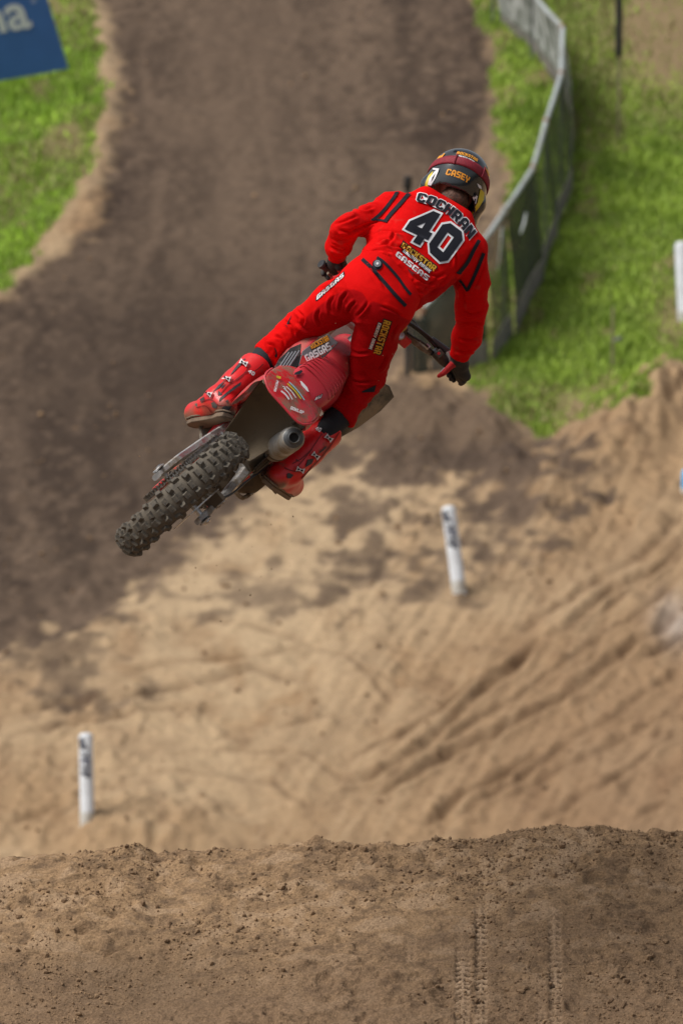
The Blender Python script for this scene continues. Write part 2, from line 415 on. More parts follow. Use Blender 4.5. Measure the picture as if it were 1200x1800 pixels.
LANES = [(H(p), w_) for p, w_ in (([(300, -60), (350, 120), (400, 300), (390, 480), (330, 640), (230, 820), (100, 980), (0, 1080)], .12), ([(480, -60), (520, 120), (560, 300), (540, 500), (450, 680), (330, 860), (180, 1040), (60, 1120)], .10),
        ([(620, -60), (680, 120), (720, 280), (700, 440), (600, 620), (500, 780)], .12), ([(240, 0), (260, 200), (280, 380), (200, 560), (80, 700), (-60, 800)], .09), ([(420, -60), (450, 150), (480, 320), (460, 520), (380, 700), (250, 900), (120, 1060)], .08))]
def ground_z(x, y, detail=True):
    base = HZ + HS * (y - HY)
    z = np.where(y < 140, base, HZ + HS * 50 + 0.25 * 28 * (1 - np.exp(-(np.maximum(y, 140) - 140) / 28.0)) * 0.1)
    z = z + 0.12 * (fbm2(x / 3.1, y / 4.0, 3, 5) - 0.5)
    z = z + 0.25 * np.clip((np.abs(x) - 12) / 10, 0, 6) * 0.4
    if not detail: return z
    sd = poly_sd(x, y, P_dirt); g = np.minimum(poly_sd(x, y, P_gl), poly_sd(x, y, P_gr))
    z = z - 0.05 * sstep(0.1, -0.3, sd)                      # the dirt lane lies a little lower
    sandy = sstep(-0.1, 0.3, np.minimum(sd, g))
    u_ = (x * .62 - y * .20); v_ = (x * .3 + y * .45)
    z = z + sandy * (0.10 * (fbm2(x / 0.6 + 3, y / 1.0, 3, 21) - 0.5) + 0.045 * (fbm2(x / 0.16, y / 0.22, 3, 22) - 0.5) + 0.05 * sstep(.5, .75, fbm2(x / 0.10, y / 0.14, 3, 27)) * sstep(.5, .7, fbm2(x / .9, y / 1.4, 2, 28)))
    z = z + sandy * 0.055 * (flow(x, y) - .4)
    z = z + (1 - sandy) * (0.055 * (fbm2(x / 0.35, y / 0.45, 3, 23) - 0.5) + .03 * (fbm2(x / 0.10, y / 0.14, 2, 123) - 0.5))
    for p, wd, dp in RUTS:
        d, s, T = line_d(x + 0.05 * (noise2(x * 3, y * 2, 3) - 0.5), y + 0.2 * (noise2(x * 2, y * 2, 9) - 0.5), p)
        fade = sstep(0, 0.4, s) * sstep(0, 0.4, T - s) * (0.7 + .5 * noise2(s * 1.0, s * 0 + wd * 50, 2))
        z = z - 1.15 * dp * np.exp(-(d / (wd * 0.55)) ** 2) * fade + .7 * dp * np.exp(-((d - wd * 1.15) / (wd * 0.5)) ** 2) * fade
    for P_l, wd_ in LANES:
        d, s, T = line_d(x, y, P_l); z = z - .012 * np.exp(-(d / wd_) ** 2) * sstep(.05, -.2, sd)
    for c, r, h in LUMPS:
        cx, cy = on_hill(*c); q = ((x - cx) / r) ** 2 + ((y - cy) / (r * 2.0)) ** 2
        z = z + h * np.exp(-q * 1.6) * (0.55 + 0.9 * fbm2(x / 0.14, y / 0.2, 3, 31))
    for k in range(140):
        cx, cy = CLODS[k, 0], CLODS[k, 1]; r = CLODS[k, 2]
        m = (np.abs(x - cx) < 3 * r) & (np.abs(y - cy) < 3 * r)
        z[m] += r * 0.55 * np.exp(-(((x[m] - cx) / r) ** 2 + ((y[m] - cy) / r) ** 2))
    return z
CLODS = np.array([(*on_hill(rng.uniform(0, 1200), rng.uniform(760, 1490)), rng.uniform(0.03, 0.10)) for _ in range(140)])
def ground_c(x, y, z):
    n1 = fbm2(x / 0.5, y / 0.9, 4, 41); n2 = fbm2(x / 1.6, y / 2.6, 3, 42); n3 = fbm2(x / 0.12, y / 0.2, 3, 43)
    c = np.broadcast_to(SAND, x.shape + (3,)).copy()
    c = lerp(c, SANDP, sstep(0.45, 0.75, n2) * 0.55); c = lerp(c, MOIST, sstep(0.50, 0.78, n1) * 0.40); c = lerp(c, MOIST, sstep(0.60, 0.76, n3) * 0.45)
    st = flow(x + .02, y - .1); c = lerp(c, MOIST * 1.1, sstep(0.60, 0.25, st) * 0.26); c = lerp(c, SANDP, sstep(0.80, 1.0, st) * 0.35)
    # paler dry sand in the middle of the picture, moister towards the near hollow
    cx, cy = on_hill(430, 1050); q = ((x - cx) / 2.2) ** 2 + ((y - cy) / 5.0) ** 2
    c = lerp(c, SANDP * 1.02, np.exp(-q) * 0.95 * sstep(0.25, 0.55, fbm2(x / 0.4, y / 0.8, 3, 44)))
    cx, cy = on_hill(640, 900); c = lerp(c, SANDP * 1.04, np.exp(-(((x - cx) / .9) ** 2 + ((y - cy) / 2.2) ** 2)) * .9 * sstep(.3, .6, n1))
    cx, cy = on_hill(1185, 1095); c = lerp(c, (.42, .37, .33), np.exp(-(((x - cx) / .22) ** 2 + ((y - cy) / .7) ** 2)) * .8)
    cx, cy = on_hill(1120, 1430); c = lerp(c, MOIST * 1.35, np.exp(-(((x - cx) / 2.2) ** 2 + ((y - cy) / 5.0) ** 2)) * 0.62)
    for i, P in enumerate(P_patch):
        sd = poly_sd(x + 0.35 * (fbm2(x / 0.35, y / 0.5, 4, 50) - 0.5), y + 1.6 * (fbm2(x / 0.35, y / 0.5, 4, 51) - 0.5), P)
        c = lerp(c, lerp(np.broadcast_to(DARK, x.shape + (3,)), DARK2 * 1.3, n1), sstep(0.30, -0.25, sd * .8 + 1.5 * (fbm2(x / .20, y / .22, 5, 55) - (0.60 if i < 4 else .52)) + 1.0 * (n1 - .5)) * (0.88 if i < 4 else 0.7))
    for p, wd, dp in RUTS:
        d, s, T = line_d(x, y + 0.2 * (noise2(x * 2, y * 2, 9) - 0.5), p)
        fade = sstep(0, 0.4, s) * sstep(0, 0.4, T - s)
        c = lerp(c, MOIST * 0.8, np.exp(-(d / (wd * 0.6)) ** 2) * fade * 0.45 * (0.3 + 1.4 * n3))
    wb = 1 + .7 * sstep(101, 96, y); sd = poly_sd(x + 0.30 * wb * (fbm2(x / 0.3, y / 0.4, 4, 60) - 0.5), y + 1.0 * wb * (fbm2(x / 0.3, y / 0.4, 4, 61) - 0.5), P_dirt)
    sk = fbm2((x + .16 * (y - 100) * sstep(102, 94, y)) / 0.42, y / 5.0, 4, 46); dk = lerp(np.broadcast_to(DARK, x.shape + (3,)), DARK2, sstep(0.25, 0.75, n2)); dk = lerp(dk, DARK2 * 1.2, sstep(0.48, 0.70, sk) * 0.55); dk = lerp(dk, DARK * .75, sstep(0.48, 0.30, sk) * 0.5); dk = lerp(dk, DARK2 * 1.25, sstep(0.55, 0.74, n1) * 0.4); dk = lerp(dk, DARK2 * 1.5, sstep(0.60, 0.72, n3) * 0.45); dk = lerp(dk, DARK * .7, sstep(0.40, 0.28, n3) * 0.5)
    for P_l, wd_ in LANES:
        d, s, T = line_d(x + .1 * (noise2(x * 2, y * .7, 33) - .5), y, P_l); dk = lerp(dk, DARK2 * 1.45, np.exp(-(d / wd_) ** 2) * .42 * sstep(.35, .8, noise2(s * .8, s * 0 + wd_ * 77, 4)))
    cx, cy = on_hill(350, 640); dk = lerp(dk, DARK * 0.85, np.exp(-(((x - cx) / 1.8) ** 2 + ((y - cy) / 3.8) ** 2)) * 0.8)
    cx, cy = on_hill(420, 120); dk = lerp(dk, DARK2 * 1.15, np.exp(-(((x - cx) / 1.0) ** 2 + ((y - cy) / 6.0) ** 2)) * 0.8)
    c = lerp(c, dk, sstep(0.20, -0.20, sd + .5 * (fbm2(x / .12, y / .2, 3, 62) - .5)))
    jx = x + 0.35 * (fbm2(x / 0.22, y / 0.3, 4, 70) - 0.5); jy = y + 1.0 * (fbm2(x / 0.22, y / 0.3, 4, 71) - 0.5)
    g = np.minimum(np.minimum(poly_sd(jx, jy, P_gl), poly_sd(jx, jy, P_gr)), poly_sd(jx, jy, P_isl))
    rim = sstep(0.34, 0.05, g) * sstep(-0.15, 0.10, sd + 0.12)
    rim = rim * np.where(x > 0, .35, 1) ; c = lerp(c, SANDP * 0.9, rim * 0.5); c = lerp(c, DARK2 * 1.25, np.where(x > .5, sstep(.45, .05, sd) * sstep(-.12, .02, sd) * sstep(97, 99, y) * .75, 0))
    bare = .7 * sstep(0.60, 0.76, fbm2(x / 0.45, y / 0.7, 4, 80))
    ax, ay = on_hill(1160, 60); bare = np.maximum(bare, np.exp(-(((x - ax) / 0.75) ** 2 + ((y - ay) / 3.0) ** 2)) * 1.3)
    bx, by = on_hill(1010, 725); bare = np.maximum(bare, np.exp(-(((x - bx) / 0.3) ** 2 + ((y - by) / 0.8) ** 2)))
    bx, by = on_hill(1180, 560); bare = np.maximum(bare, 0.8 * np.exp(-(((x - bx) / 0.3) ** 2 + ((y - by) / 1.6) ** 2)))
    bare = np.clip(bare, 0, 1)
    gm = sstep(0.05, -0.08, g)
    t = lerp(np.broadcast_to(TURF, x.shape + (3,)), SOILG, bare * 0.85)
    c = lerp(c, t, gm)
    return c, gm * (1 - bare * 0.8)
xs = axis(-5.0, 5.0, 0.037, -400, 400, 1.3); xs = np.concatenate([xs[xs < -12.5], np.arange(-12.5, -5.02, .10), xs[np.abs(xs) <= 5.01], np.arange(5.1, 12.5, .10), xs[xs > 12.5]]); ys = axis(80, 119, 0.065, 58, 900, 1.12)
X, Y = np.meshgrid(xs, ys, indexing='xy'); Z = ground_z(X, Y); C, G = ground_c(X, Y, Z)
m_soil = mat('soil', (0.3, 0.2, 0.1), 0.95, attr='soil', bump=0.025, bscale=8, spec=0.15, grain=(11, .16))
sheet('ground', X, Y, Z, C, m_soil)

# near ramp of the jump
CREST = [(-600, 1500), (0, 1503), (120, 1500), (205, 1492), (240, 1491), (275, 1503), (330, 1494), (380, 1488), (420, 1494), (520, 1480), (640, 1482), (700, 1481), (790, 1468), (850, 1466), (925, 1453), (1060, 1452), (1130, 1458), (1200, 1460), (1800, 1470)]
cxs = np.array([(p[0] - 600) * K * 34.5 for p in CREST]); czs = np.array([-(p[1] - 1480) * K * 34.5 for p in CREST])
TRK = [(on_ramp(718, 1800)[0], on_ramp(718, 1706)[1], on_ramp(718, 1640)[1], 0.022), (on_ramp(812, 1800)[0], 30.0, on_ramp(812, 1632)[1], 0.030), (on_ramp(845, 1800)[0], 30.0, on_ramp(838, 1570)[1], 0.024), (on_ramp(976, 1800)[0], 30.0, on_ramp(976, 1600)[1], 0.026), (on_ramp(950, 1800)[0], 30.0, on_ramp(950, 1740)[1], 0.018)]
def lugs(y, a, wd):
    return (np.sin((y + a * 0.5) * 2 * math.pi / 0.036) > 0.15) * (a > wd * .22)
def ramp_z(x, y):
    cz = np.interp(x, cxs, czs)
    up = MZ + MS * (y - MY); dn = MZ - 0.75 * (y - MY)
    k = 0.10; h = np.clip(0.5 + 0.5 * (up - dn) / k, 0, 1); z = up * (1 - h) + dn * h - k * h * (1 - h) + 0.018
    z = z + cz * sstep(33.2, 34.3, y)
    z = np.where(y < 28, np.maximum(z, 5.2 + 0 * y), z)
    near = sstep(30.5, 31.5, y)
    tm = np.zeros_like(z)
    for (tx, y0, y1, wd) in TRK: tm = np.maximum(tm, sstep(wd * 1.25, wd * 0.8, np.abs(x - tx - 0.01 * np.sin(y * 2.1))) * sstep(y0, y0 + 0.06, y) * sstep(y1 + .05, y1 - 0.40, y))
    z = z + near * (0.055 * (fbm2(x / 0.5, y / 0.5, 3, 90) - 0.5) + 0.022 * (fbm2(x / 0.11, y / 0.11, 3, 91) - 0.5))
    r = fbm2(x / 0.085, y / 0.05, 3, 92); rough = (0.45 + 1.0 * sstep(0.40, 0.62, fbm2(x / 0.35, y / 0.35, 3, 93))) * (1 - .85 * tm)
    z = z + near * 0.030 * (r - 0.5) * rough - near * .014 * sstep(.62, .75, fbm2(x / .07, y / .045, 2, 191)) * rough + near * 0.010 * (noise2(x / 0.030, y / 0.018, 94) - 0.5) * rough + near * .005 * (noise2(x / 0.014, y / 0.010, 98) - 0.5)
    hx_, hy_ = on_ramp(250, 1720); z = z - near * .05 * np.exp(-(((x - hx_) / .38) ** 2 + ((y - hy_) / .25) ** 2))
    z = z + near * 0.010 * np.maximum(r - 0.62, 0) * 3 * rough
    for (tx, y0, y1, wd) in TRK:
        a = np.abs(x - tx - 0.01 * np.sin(y * 2.1)); m = sstep(wd * 1.15, wd * 0.8, a) * sstep(y0, y0 + 0.06, y) * sstep(y1 + .05, y1 - 0.40, y)
        z = z - m * (0.007 + 0.008 * lugs(y, a, wd))
    return z
def ramp_c(x, y):
    n1 = fbm2(x / 0.35, y / 0.35, 4, 95); n2 = fbm2(x / 0.10, y / 0.07, 3, 96)
    c = np.broadcast_to(np.array((0.330, 0.213, 0.118)), x.shape + (3,)).copy()
    c = lerp(c, (0.22, 0.140, 0.080), sstep(0.35, 0.9, fbm2(x / .8, y / .6, 3, 195)) * 0.4); n4 = fbm2(x / 0.045, y / 0.028, 3, 102); c = lerp(c, (0.12, 0.078, 0.048), sstep(0.56, 0.70, n4) * 0.7 * sstep(.3, .6, n2)); c = lerp(c, (0.17, 0.11, 0.068), sstep(0.42, 0.85, n2) * 0.6)
    c = lerp(c, (0.42, 0.30, 0.20), sstep(0.45, 0.3, n2) * 0.35)
    low_dark = sstep(33.75, 33.0, y + 0.5 * (fbm2(x / 0.4, y / 0.3, 3, 97) - 0.5)); c = lerp(c, (0.205, 0.132, 0.080), low_dark * 0.75)  # sand colour gets darker down the ramp, towards the camera
    hx_, hy_ = on_ramp(250, 1720); c = lerp(c, (.15, .098, .058), np.exp(-(((x - hx_) / .42) ** 2 + ((y - hy_) / .30) ** 2)) * .6)
    for (tx, y0, y1, wd) in TRK:
        a = np.abs(x - tx - 0.01 * np.sin(y * 2.1)); m = sstep(wd * 1.15, wd * 0.8, a) * sstep(y0, y0 + 0.06, y) * sstep(y1 + .05, y1 - 0.40, y)
        pr = sstep(.3, .6, noise2(y * 9, x * 0 + wd * 90, 5)); c = lerp(c, (0.40, 0.275, 0.175), m * (.45 + .5 * pr)); c = lerp(c, (0.09, 0.056, 0.032), m * lugs(y, a, wd) * (.45 + .5 * pr))
    return c
xs = axis(-1.75, 1.75, 0.0055, -60, 60, 1.3); ys = axis(32.6, 34.75, 0.0065, 2, 66, 1.2)
X, Y = np.meshgrid(xs, ys, indexing='xy')
m_ramp = mat('ramp_sand', (0.3, 0.2, 0.1), 0.95, attr='soil', bump=0.008, bscale=110, spec=0.15, grain=(95, .42))
Zr = ramp_z(X, Y); sheet('dirt_ramp', X, Y, Zr, ramp_c(X, Y), m_ramp)

# crumbs and clods lying on the ramp, one uncountable mass
def rocks(name, pts, rad, m, M=None):
    ico = bmesh.new(); bmesh.ops.create_icosphere(ico, subdivisions=1, radius=1); iv = np.array([v.co[:] for v in ico.verts]); iff = np.array([[v.index for v in f.verts] for f in ico.faces]); ico.free()
    V = []; F = []
    for i, (p, r) in enumerate(zip(pts, rad)):
        s = rng.uniform(0.6, 1.25, 3); vv = iv * s * (1 + rng.uniform(-0.28, 0.28, (len(iv), 1))) * r
        a = rng.uniform(0, 6.28); R = np.array([[math.cos(a), -math.sin(a), 0], [math.sin(a), math.cos(a), 0], [0, 0, 1]])
        V.append(vv @ R.T + p); F.append(iff + i * len(iv))
    me = bpy.data.meshes.new(name); me.from_pydata(np.concatenate(V).tolist(), [], np.concatenate(F).tolist()); me.update()
    return link(name, me, m)
n = 17000; rx = rng.uniform(-1.5, 1.5, n); ry = 34.38 - rng.uniform(0, 1, n) ** 1.15 * 1.75
dens = fbm2(rx / 0.3, ry / 0.3, 3, 99) + 0.15 * (rx > 0.5); keep = dens > rng.uniform(0.3, 0.75, n); rx, ry = rx[keep], ry[keep]
rr = 0.0022 + 0.0016 * rng.exponential(0.9, len(rx)) + np.where(rng.uniform(0, 1, len(rx)) < .09, .006 * rng.exponential(.7, len(rx)), 0); rr = np.minimum(rr, 0.014)
rz = ramp_z(rx, ry)
m_clod = mat('clod', (0.29, 0.19, 0.11), 0.95, col2=(0.18, 0.115, 0.068), nscale=14, spec=0.2)
tag(rocks('dirt_clods', np.stack([rx, ry, rz + rr * 0.3], 1), rr, m_clod), 'small sandy clods and crumbs scattered over the near dirt ramp', 'dirt clods', kind='stuff')
n = 520; hx = np.zeros(n); hy = np.zeros(n)
for i in range(n): hx[i], hy[i] = on_hill(rng.uniform(-50, 1250), rng.uniform(700, 1500) if i % 4 else rng.uniform(0, 1100))
hz = ground_z(hx, hy); hr = 0.008 + 0.014 * rng.exponential(0.7, n)
tag(rocks('soil_lumps', np.stack([hx, hy, hz + hr * 0.3], 1), np.minimum(hr, 0.04), m_clod), 'loose soil lumps strewn over the sandy track below', 'soil lumps', kind='stuff')

# grass
N = 230000
gx = np.concatenate([rng.uniform(-5.2, -2.0, 50000), rng.uniform(0.9, 5.2, 100000), rng.uniform(-12, -5.2, 40000), rng.uniform(5.2, 12, 40000)]); gy = rng.uniform(95, 121, N)
_, gm = ground_c(gx, gy, 0 * gx); k = gm > rng.uniform(0.15, 1, N); gx, gy = gx[k], gy[k]; gz = ground_z(gx, gy)
n = len(gx); hgt = rng.uniform(0.035, 0.10, n) * (0.6 + 0.9 * noise2(gx * 2.5, gy * 1.5, 7)); th = rng.uniform(0, 6.28, n); wd = rng.uniform(0.010, 0.022, n)
ln = rng.uniform(0.2, 0.9, n) * hgt; la = rng.uniform(0, 6.28, n)
A = np.stack([gx - np.cos(th) * wd, gy - np.sin(th) * wd, gz - 0.01], 1); B_ = np.stack([gx + np.cos(th) * wd, gy + np.sin(th) * wd, gz - 0.01], 1)
T = np.stack([gx + np.cos(la) * ln, gy + np.sin(la) * ln, gz + hgt], 1)
V = np.stack([A, B_, T], 1).reshape(-1, 3); me = bpy.data.meshes.new('grass')
me.vertices.add(len(V)); me.vertices.foreach_set('co', V.ravel().astype(np.float32)); me.loops.add(len(V)); me.loops.foreach_set('vertex_index', np.arange(len(V), dtype=np.int32))
me.polygons.add(n); me.polygons.foreach_set('loop_start', np.arange(0, len(V), 3, dtype=np.int32)); me.update(calc_edges=True)
t = np.clip(fbm2(gx / 0.7, gy / 0.5, 4, 12) * 1.2 - 0.15 + rng.normal(0, 0.16, n), 0, 1)
gc = np.array((0.170, 0.270, 0.034)) * (1 - t[:, None]) + np.array((0.44, 0.60, 0.085)) * t[:, None]
gc = np.where((gx < 0)[:, None], gc * np.array((1.12, 1.22, .9)), gc)
dry = (noise2(gx * 0.9, gy * 0.6, 14) > 0.62)[:, None] & (rng.uniform(0, 1, n) < 0.5)[:, None]; gc = np.where(dry, np.array((0.30, 0.27, 0.11)), gc)
ca = me.color_attributes.new('blade', 'FLOAT_COLOR', 'POINT'); ca.data.foreach_set('color', np.repeat(np.concatenate([gc, np.ones((n, 1))], 1), 3, 0).ravel().astype(np.float32))
m_grass = mat('grass_blade', (0.1, 0.2, 0.03), 0.6, attr='blade', spec=0.3)
gb = m_grass.node_tree.nodes['Principled BSDF']
tag(link('grass', me, m_grass), 'bright green short grass on both verges of the dirt track', 'grass', kind='stuff')

# ================================================================== TRACK FURNITURE
def on_ground(px, py):
    d = ray(px, py); off = 0.0
    for _ in range(8):
        t = (CAMH - HZ - off + HS * HY) / (HS * d.y - d.z); x, y = d.x * t, d.y * t
        off = float(ground_z(np.array([x]), np.array([y]))[0]) - (HZ + HS * (y - HY))
    return x, y
m_post = mat('marker_plastic', (0.72, 0.76, 0.80), 0.45, col2=(0.62, 0.65, 0.68), nscale=6)
m_postmud = mat('marker_foot', (0.62, 0.63, 0.60), 0.7, col2=(0.45, 0.42, 0.36), nscale=10)
m_ink = mat('marker_ink', (0.06, 0.07, 0.10), 0.6)
m_ink2 = mat('marker_ink_worn', (0.10, 0.11, 0.16), 0.6)
def marker(base, top, wpx, label, d_off=0.0, marks=True):
    bx, by = on_ground(*base); bz = float(ground_z(np.array([bx]), np.array([by]))[0])
    s = math.hypot(bx, by) ; dist = -(CM.inverted() @ Vector((bx, by, bz))).z
    top_w = CM @ Vector(((top[0] - 600) * K * dist, -(top[1] - 900) * K * dist, -dist))
    # keep the post's own lean, fitted to its foot
    v0 = Vector((bx, by, bz)); bpx = CM @ Vector(((base[0] - 600) * K * dist, -(base[1] - 900) * K * dist, -dist))
    ax = top_w - bpx; Lh = ax.length; ax.normalize(); r = wpx / 2 * K * dist
    e = empty('track_marker', Matrix.Translation(v0))
    tag(e, label, 'marker post', 'white plastic marker posts along the track')
    m = MB(); m.lathe([(0.0, Lh), (r * 0.55, Lh - 0.004), (r * 0.85, Lh - r * 0.22), (r, Lh - r * 0.6), (r, 0.09), (r * 1.02, 0.085), (r * 1.02, -0.3), (0, -0.3)], (0, 0, 0), ax, 28)
    m.build('post_body', m_post, e, 50)
    MB().lathe([(r * 1.035, 0.09), (r * 1.05, 0.07), (r * 1.05, -0.05)], (0, 0, 0), ax, 28).build('post_foot', m_postmud, e, 50)
    if marks:
        # print wrapped round the side turned to the camera
        toc = (CM.translation - v0).normalized(); side = ax.cross(toc).normalized(); fr = side.cross(ax).normalized()
        def wrap(poly, mt):
            # poly in (across -1..1, up 0..1)
            bm = fill2d([poly]); cutgrid(bm, 8, 2)
            for q_ in bm.verts:
                a = q_.co.x * 1.7; v = q_.co.y; q_.co = side * (-math.sin(a) * (r + 0.004)) + fr * (math.cos(a) * (r + 0.004)) + ax * (v * Lh)
            me = bpy.data.meshes.new('print_mark'); bm.to_mesh(me); bm.free(); return link('print_mark', me, mt, e)
        S = -1
        wrap([(0.20, .955), (0.62, .93), (0.58, .815), (-.22, .815), (0.10, .87)], m_ink)
        for (v, q) in ((.74, 0), (.665, 1), (.59, 2), (.515, 3)):
            wrap([[(-.42, v + .040), (.02, v + .022), (.50, v + .044), (.50, v + .018), (.10, v + .006), (.46, v - .028), (.05, v - .012), (-.42, v - .032), (-.14, v + .004)], [(-.40, v + .038), (.45, v + .044), (.48, v - .006), (.15, v + .012), (.05, v - .030), (-.40, v - .030), (-.20, v + .004)]][q % 2], m_ink2 if q % 3 == 1 else m_ink)
    return e
marker((154, 1440), (151, 1286), 25, 'white marker post standing in sand at the lower left, black print down its side')
marker((806, 1034), (787, 889), 25, 'tilted white marker post in mottled sand below the right grip of the bike')
marker((1203, 560), (1197, 424), 26, 'white marker post on the grass, cut off by the right edge', marks=False)
# pale blue rounded bollard, cut off by the right border
m_blue = mat('blue_plastic', (0.12, 0.50, 0.95), 0.5, col2=(0.10, 0.42, 0.85), nscale=6)
bx, by = on_hill(1206, 866); bz = float(ground_z(np.array([bx]), np.array([by]))[0])
e = empty('course_stake', Matrix.Translation((bx, by, bz))); tag(e, 'pale blue rounded stake cut off by the right edge above the sandy berm', 'course stake')
MB().lathe([(0, 0.27), (0.035, 0.265), (0.055, 0.24), (0.062, 0.18), (0.06, -0.1), (0, -0.1)], (0, 0, 0), (0, 0, 1), 20).build('stake_body', m_blue, e)
MB().lathe([(0.066, 0.05), (0.07, 0.03), (0.066, -0.05)], (0, 0, 0), (0, 0, 1), 20).build('stake_foot', m_postmud, e)

# fence with rail and screen cloth
m_rail = mat('galvanised_rail', (0.50, 0.56, 0.57), 0.5, metal=0.2, col2=(0.40, 0.42, 0.40), nscale=3)
m_rust = mat('rusty_joint', (0.38, 0.22, 0.14), 0.8)
m_net = mat('screen_cloth', (0.040, 0.055, 0.032), 0.9, col2=(0.075, 0.10, 0.055), nscale=1.2, alpha=(0.34, 0.70, 1.1))
m_netd = mat('screen_cloth_dark', (0.035, 0.038, 0.03), 0.85, col2=(0.055, 0.07, 0.045), nscale=1.2, alpha=(0.62, 0.90, .9))
m_netw = mat('pale_banner_cloth', (0.55, 0.57, 0.55), 0.85, col2=(0.12, 0.14, 0.11), nscale=5, alpha=(0.7, 0.98, 3))
m_postdk = mat('dull_post', (0.13, 0.14, 0.13), 0.6)
m_skirt = mat('cloth_hem', (0.26, 0.235, 0.21), 0.85, col2=(0.17, 0.16, 0.145), nscale=4, alpha=0.9)
def vpost(x, ty, by_):
    gx_, gy_ = on_ground(x, by_); gz_ = float(ground_z(np.array([gx_]), np.array([gy_]))[0])
    p = CM.inverted() @ Vector((gx_, gy_, gz_)); yy = -(ty - 900) * K
    # height of a vertical post whose head shows at ty
    d = ray(x, ty); t = gy_ / d.y; return Vector((gx_, gy_, gz_)), Vector((gx_, gy_, CAMH + d.z * t))
FP = [(742, 545, 652), (845, 428, 640), (885, 371, 592), (935, 296, 492), (958, 214, 415), (985, 130, 330), (988, 49, 205), (934, -12, 108), (866, -40, 40)]
posts = [vpost(*p) for p in FP]
fe = empty('track_fence', Matrix.Translation(posts[2][0])); tag(fe, 'curving fence with grey top rail and dark see-through screen cloth beside the grass', 'fence')
o0 = posts[2][0]
for i, (b, t) in enumerate(posts):
    MB().tube([b - o0 - Vector((0, 0, .3)), t - o0], 0.018, 10).build('fence_post', m_postdk, fe)
    MB().lathe([(0.0, 0.05), (0.036, 0.045), (0.038, -0.045), (0, -0.05)], t - o0, (0, 0, 1), 12).build('joint', m_rust if i not in (2,) else m_rail, fe)
for i in range(len(posts) - 1):
    a, b = posts[i][1] - o0, posts[i + 1][1] - o0
    MB().tube([a, a.lerp(b, .5) + Vector((0, 0, -.01)), b], 0.030, 12).build('top_rail', m_rail, fe)
def cloth(i, m, f0=0.03, f1=1.0, sway=0.08, sub=14, name='screen_panel'):
    (b0, t0), (b1, t1) = posts[i], posts[i + 1]; P = []
    out = (t1 - t0).cross(Vector((0, 0, 1))).normalized()
    for a in range(sub + 1):
        u = a / sub; t = t0.lerp(t1, u); b = b0.lerp(b1, u); row = []
        for c in range(11):
            v = f0 + (f1 - f0) * c / 10
            row.append(t.lerp(b, v) - o0 + Vector((.10 * v * v, 0, 0)) + out * (sway * math.sin(v * 2.6) * (0.6 + 0.4 * math.sin(u * 5 + i)) + 0.012 * math.sin(u * 7 + v * 3 + i)))
        P.append(row)
    return MB().grid(P, 0.004).build(name, m, fe, None)
for i in range(8):
    cloth(i, m_netd if i in (0, 2) else (m_netw if i >= 6 else m_net), 0.03, 0.80, 0.10)
    cloth(i, m_skirt, 0.805, 1.0, 0.10, name='cloth_hem')
# white strips tied to the fence near the second bend
for (x0, y0, x1, y1, wd) in ((880, 395, 872, 470, 0.055), (922, 370, 913, 405, 0.07)):
    i = 1 if x0 < 885 else 2
    p = vpost(x0, y0, 600)[1] - o0 + Vector((0, -0.35, 0)); q = vpost(x1, y1, 600)[1] - o0 + Vector((0, -0.35, 0))
    MB().tube([p, p.lerp(q, .5) + Vector((0.01, 0, 0)), q], [wd * .6, wd, wd * .5], 8, flat=0.2).build('hanging_strip', mat('strip_white', (0.55, 0.60, 0.62), 0.7), fe)
# black post behind the rider, its head shows over the left shoulder
m_black = mat('black_post', (0.02, 0.02, 0.022), 0.6, col2=(0.035, 0.035, 0.035))
b, t = vpost(716, 312, 660); e = empty('black_pole', Matrix.Translation(b)); tag(e, 'black pole behind the rider, its head just above his left shoulder', 'pole')
MB().tube([(0, 0, -.3), (0, 0, (t - b).z - 0.1)], 0.035, 12).build('pole_shaft', m_black, e)
MB().lathe([(0, 0.02), (0.05, 0.015), (0.055, -0.12), (0.04, -0.14)], (0, 0, (t - b).z), (0, 0, 1), 14).build('pole_head', m_black, e)
b, t = vpost(743, 560, 655); e = empty('fence_end_board', Matrix.Translation(b)); tag(e, 'dark upright board closing the near end of the screened fence', 'board')
MB().box((-0.02, 0, (t - b).z / 2 - .1), (0.19, 0.03, (t - b).z + .2)).build('board', m_netd, e, bevel=.004)
MB().box((-0.125, 0.03, (t - b).z / 2 - .1), (0.04, 0.04, (t - b).z + .25)).build('board_post', m_black, e, bevel=.004)
# pole with black upper half on the right verge
m_stick = mat('weathered_stick', (0.22, 0.19, 0.11), 0.85, col2=(0.30, 0.26, 0.16), nscale=5)
b, t = vpost(1086, -60, 248); e = empty('flag_pole', Matrix.Translation(b)); tag(e, 'tall thin pole with a black wrapped upper half standing in the right verge', 'pole'); hh = (t - b).z
MB().tube([(0, 0, -.3), (0, 0, hh * .48)], 0.016, 8).build('lower_shaft', m_stick, e)
MB().tube([(0, 0, hh * .48), (0, 0, hh * .52), (0, 0, hh)], [0.03, 0.045, 0.042], 12).build('black_sleeve', m_black, e)
b, t = vpost(1076, 540, 648); e = empty('wooden_stake', Matrix.Translation(b)); tag(e, 'thin brown wooden stake in the grass near the sandy berm', 'stake'); hh = (t - b).z
MB().tube([(0, 0, -.3), (0, 0, hh)], [0.02, 0.016], 8).build('stake_shaft', m_stick, e)
MB().tube([(0, 0, hh * .45), (0.1, -.02, hh * .5)], [0.02, 0.03], 7).build('tape_knot', mat('grey_tape', (0.14, 0.14, 0.15), 0.7), e)

